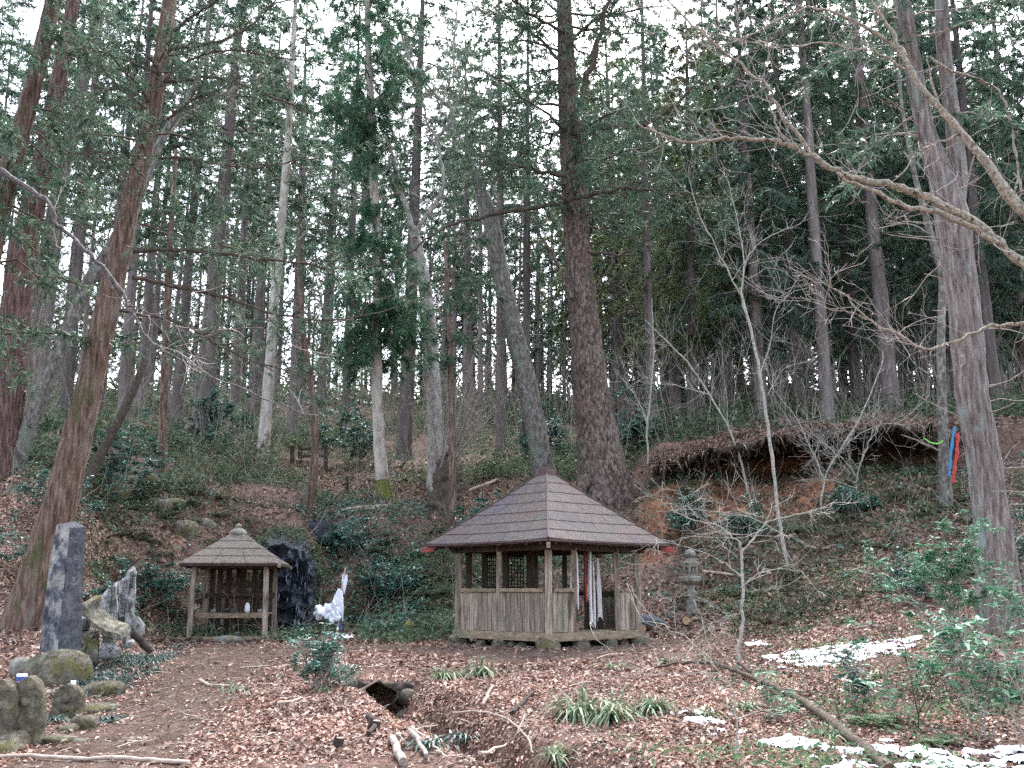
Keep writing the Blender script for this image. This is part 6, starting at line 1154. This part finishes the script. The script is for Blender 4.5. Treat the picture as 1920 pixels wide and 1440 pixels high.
mb = MB(); mb.tubes(spline(pxpath([(660, 1300), (680, 1292), (700, 1280), (716, 1272)], HOLE[1]-.35), 4), np.linspace(.022, .012, 13), 6); mb.build('root', 'stick', root, True)
recenter(root, (HOLE[0], HOLE[1], float(H(HOLE[0], HOLE[1]))))
# trickle of water in the ditch
P = np.array([lerp(DITCH[2], DITCH[3], t) for t in (.3, .7)]+[lerp(DITCH[3], DITCH[4], t) for t in (0, .4, .8)]+[lerp(DITCH[4], DITCH[5], t) for t in (0, .5, 1)]); T = nrm(np.gradient(P, axis=0)); nv2 = np.stack([-T[:, 1], T[:, 0]], 1); mb = MB(); zw = H(P[:, 0], P[:, 1])+.035; wv = np.array([.05, .10, .13, .16, .15, .16, .18, .1])[:, None]
V = np.stack([np.concatenate([P-nv2*wv, zw[:, None]], 1), np.concatenate([P+nv2*wv, zw[:, None]], 1)], 1); mb.quads(V, [(k_*2, k_*2+1, k_*2+3, k_*2+2) for k_ in range(len(P)-1)]); mb.build('water', 'water', kind='structure')
# wooden railing uphill
root = thing('wooden_railing', 'short dark wooden railing with two rails up the slope', 'railing'); Yr = ray(590, 879)[1]
for px, y0, y1, Yp in ((548, 878, 836, Yr), (563, 880, 836, Yr+.4), (611, 874, 834, Yr+.2)): mb = MB(); mb.beam(at(px, y0+8, Yp), at(px, y1, Yp), .14, .14, (0, 1, 0)); mb.build('post', 'dark_wood', root)
for y in (842, 856): mb = MB(); mb.beam(at(563, y, Yr+.3), at(611, y-1, Yr+.3), .08, .09); mb.build('rail', 'dark_wood', root)
recenter(root, tuple(at(580, 876, Yr)))
# snow patches: broken crust lying on the leaves
def snow(label, pxa, pxb, pya, pyb, N, seed, thr_=.0, poly=None):
    g = np.random.default_rng(seed); c = [ray(a, b_) for a, b_ in poly]; P2 = np.array(c)[:, :2]; x0, y0 = P2.min(0)-.1; x1, y1 = P2.max(0)+.1; st = (x1-x0)/N; nx_, ny_ = N, max(4, int((y1-y0)/st)); X, Yg = np.meshgrid(np.linspace(x0, x1, nx_), np.linspace(y0, y1, ny_)); ins = np.zeros(X.shape, bool)
    for (ax, ay), (bx, by) in zip(P2, np.roll(P2, -1, 0)): ins ^= ((ay > Yg) != (by > Yg)) & (X < (bx-ax)*(Yg-ay)/((by-ay) if by != ay else 1e-9)+ax)
    d = np.where(ins, 1., -1.)
    for _ in range(5): dp = np.pad(d, 1, mode='edge'); d = (dp[:-2, 1:-1]+dp[2:, 1:-1]+dp[1:-1, :-2]+dp[1:-1, 2:]+dp[1:-1, 1:-1])/5
    f = np.minimum(d, .6)*.85 + 1.15*fbm(X, Yg*1.8, 6.0, 3)+.45*fbm(X, Yg*1.6, 20, 9) - thr_ - .12; Z = H(X, Yg) + np.clip(f+.12, 0, .5)**.6*.075 - .004; vi = -np.ones(X.shape, int); cell = (f[:-1, :-1] > -.12) & (f[1:, :-1] > -.12) & (f[:-1, 1:] > -.12) & (f[1:, 1:] > -.12); mb = MB(); idx = np.arange(X.size).reshape(X.shape); kq = np.stack([idx[:-1, :-1], idx[:-1, 1:], idx[1:, 1:], idx[1:, :-1]], -1)[cell]
    u_, inv = np.unique(kq, return_inverse=True); V = np.stack([X, Yg, Z], -1).reshape(-1, 3)[u_]; mb.quads(V, inv.reshape(-1, 4)); o_ = mb.build('snow_patch', 'snow', smooth=True); tag(o_, label, 'snow', kind='stuff')
snow('broken strip of old snow running toward the twin-stemmed tree', 0, 0, 0, 0, 150, 1, .16, [(1425, 1236), (1500, 1222), (1600, 1212), (1735, 1194), (1720, 1212), (1650, 1232), (1590, 1252), (1500, 1254)])
snow('small snow lumps on the leaves beyond the fallen branch', 0, 0, 0, 0, 60, 2, .25, [(1395, 1205), (1430, 1203), (1450, 1212), (1400, 1216)]); snow('wide snow patch along the near edge below the fern', 0, 0, 0, 0, 170, 3, .22, [(1580, 1425), (1700, 1405), (1800, 1412), (2000, 1385), (2000, 1460), (1700, 1470), (1560, 1450)])
snow('thin broken snow under the fallen branch', 0, 0, 0, 0, 110, 4, .18, [(1415, 1398), (1480, 1382), (1560, 1402), (1700, 1410), (1600, 1422), (1480, 1410)]); snow('scraps of snow beside the thin twiggy sapling', 0, 0, 0, 0, 70, 5, .32, [(1255, 1345), (1310, 1338), (1380, 1370), (1340, 1385)])
p1, p2 = G(585, 86), G(730, 90); mb = MB(); xs = np.linspace(p1[0], p2[0], 30); yv = np.linspace(80, 93, 16); X, Yg = np.meshgrid(xs, yv); Z = H(X, Yg)+.25+.25*fbm(X, Yg, .8, 2); nx_ = 30; k, j = np.meshgrid(np.arange(15), np.arange(29), indexing='ij'); mb.quads(np.stack([X, Yg, Z], -1), np.stack([k*nx_+j, k*nx_+j+1, (k+1)*nx_+j+1, (k+1)*nx_+j], -1)); tag(mb.build('snow_patch', 'snow', smooth=True), 'distant snow seen between trunks at the hilltop', 'snow', kind='stuff')
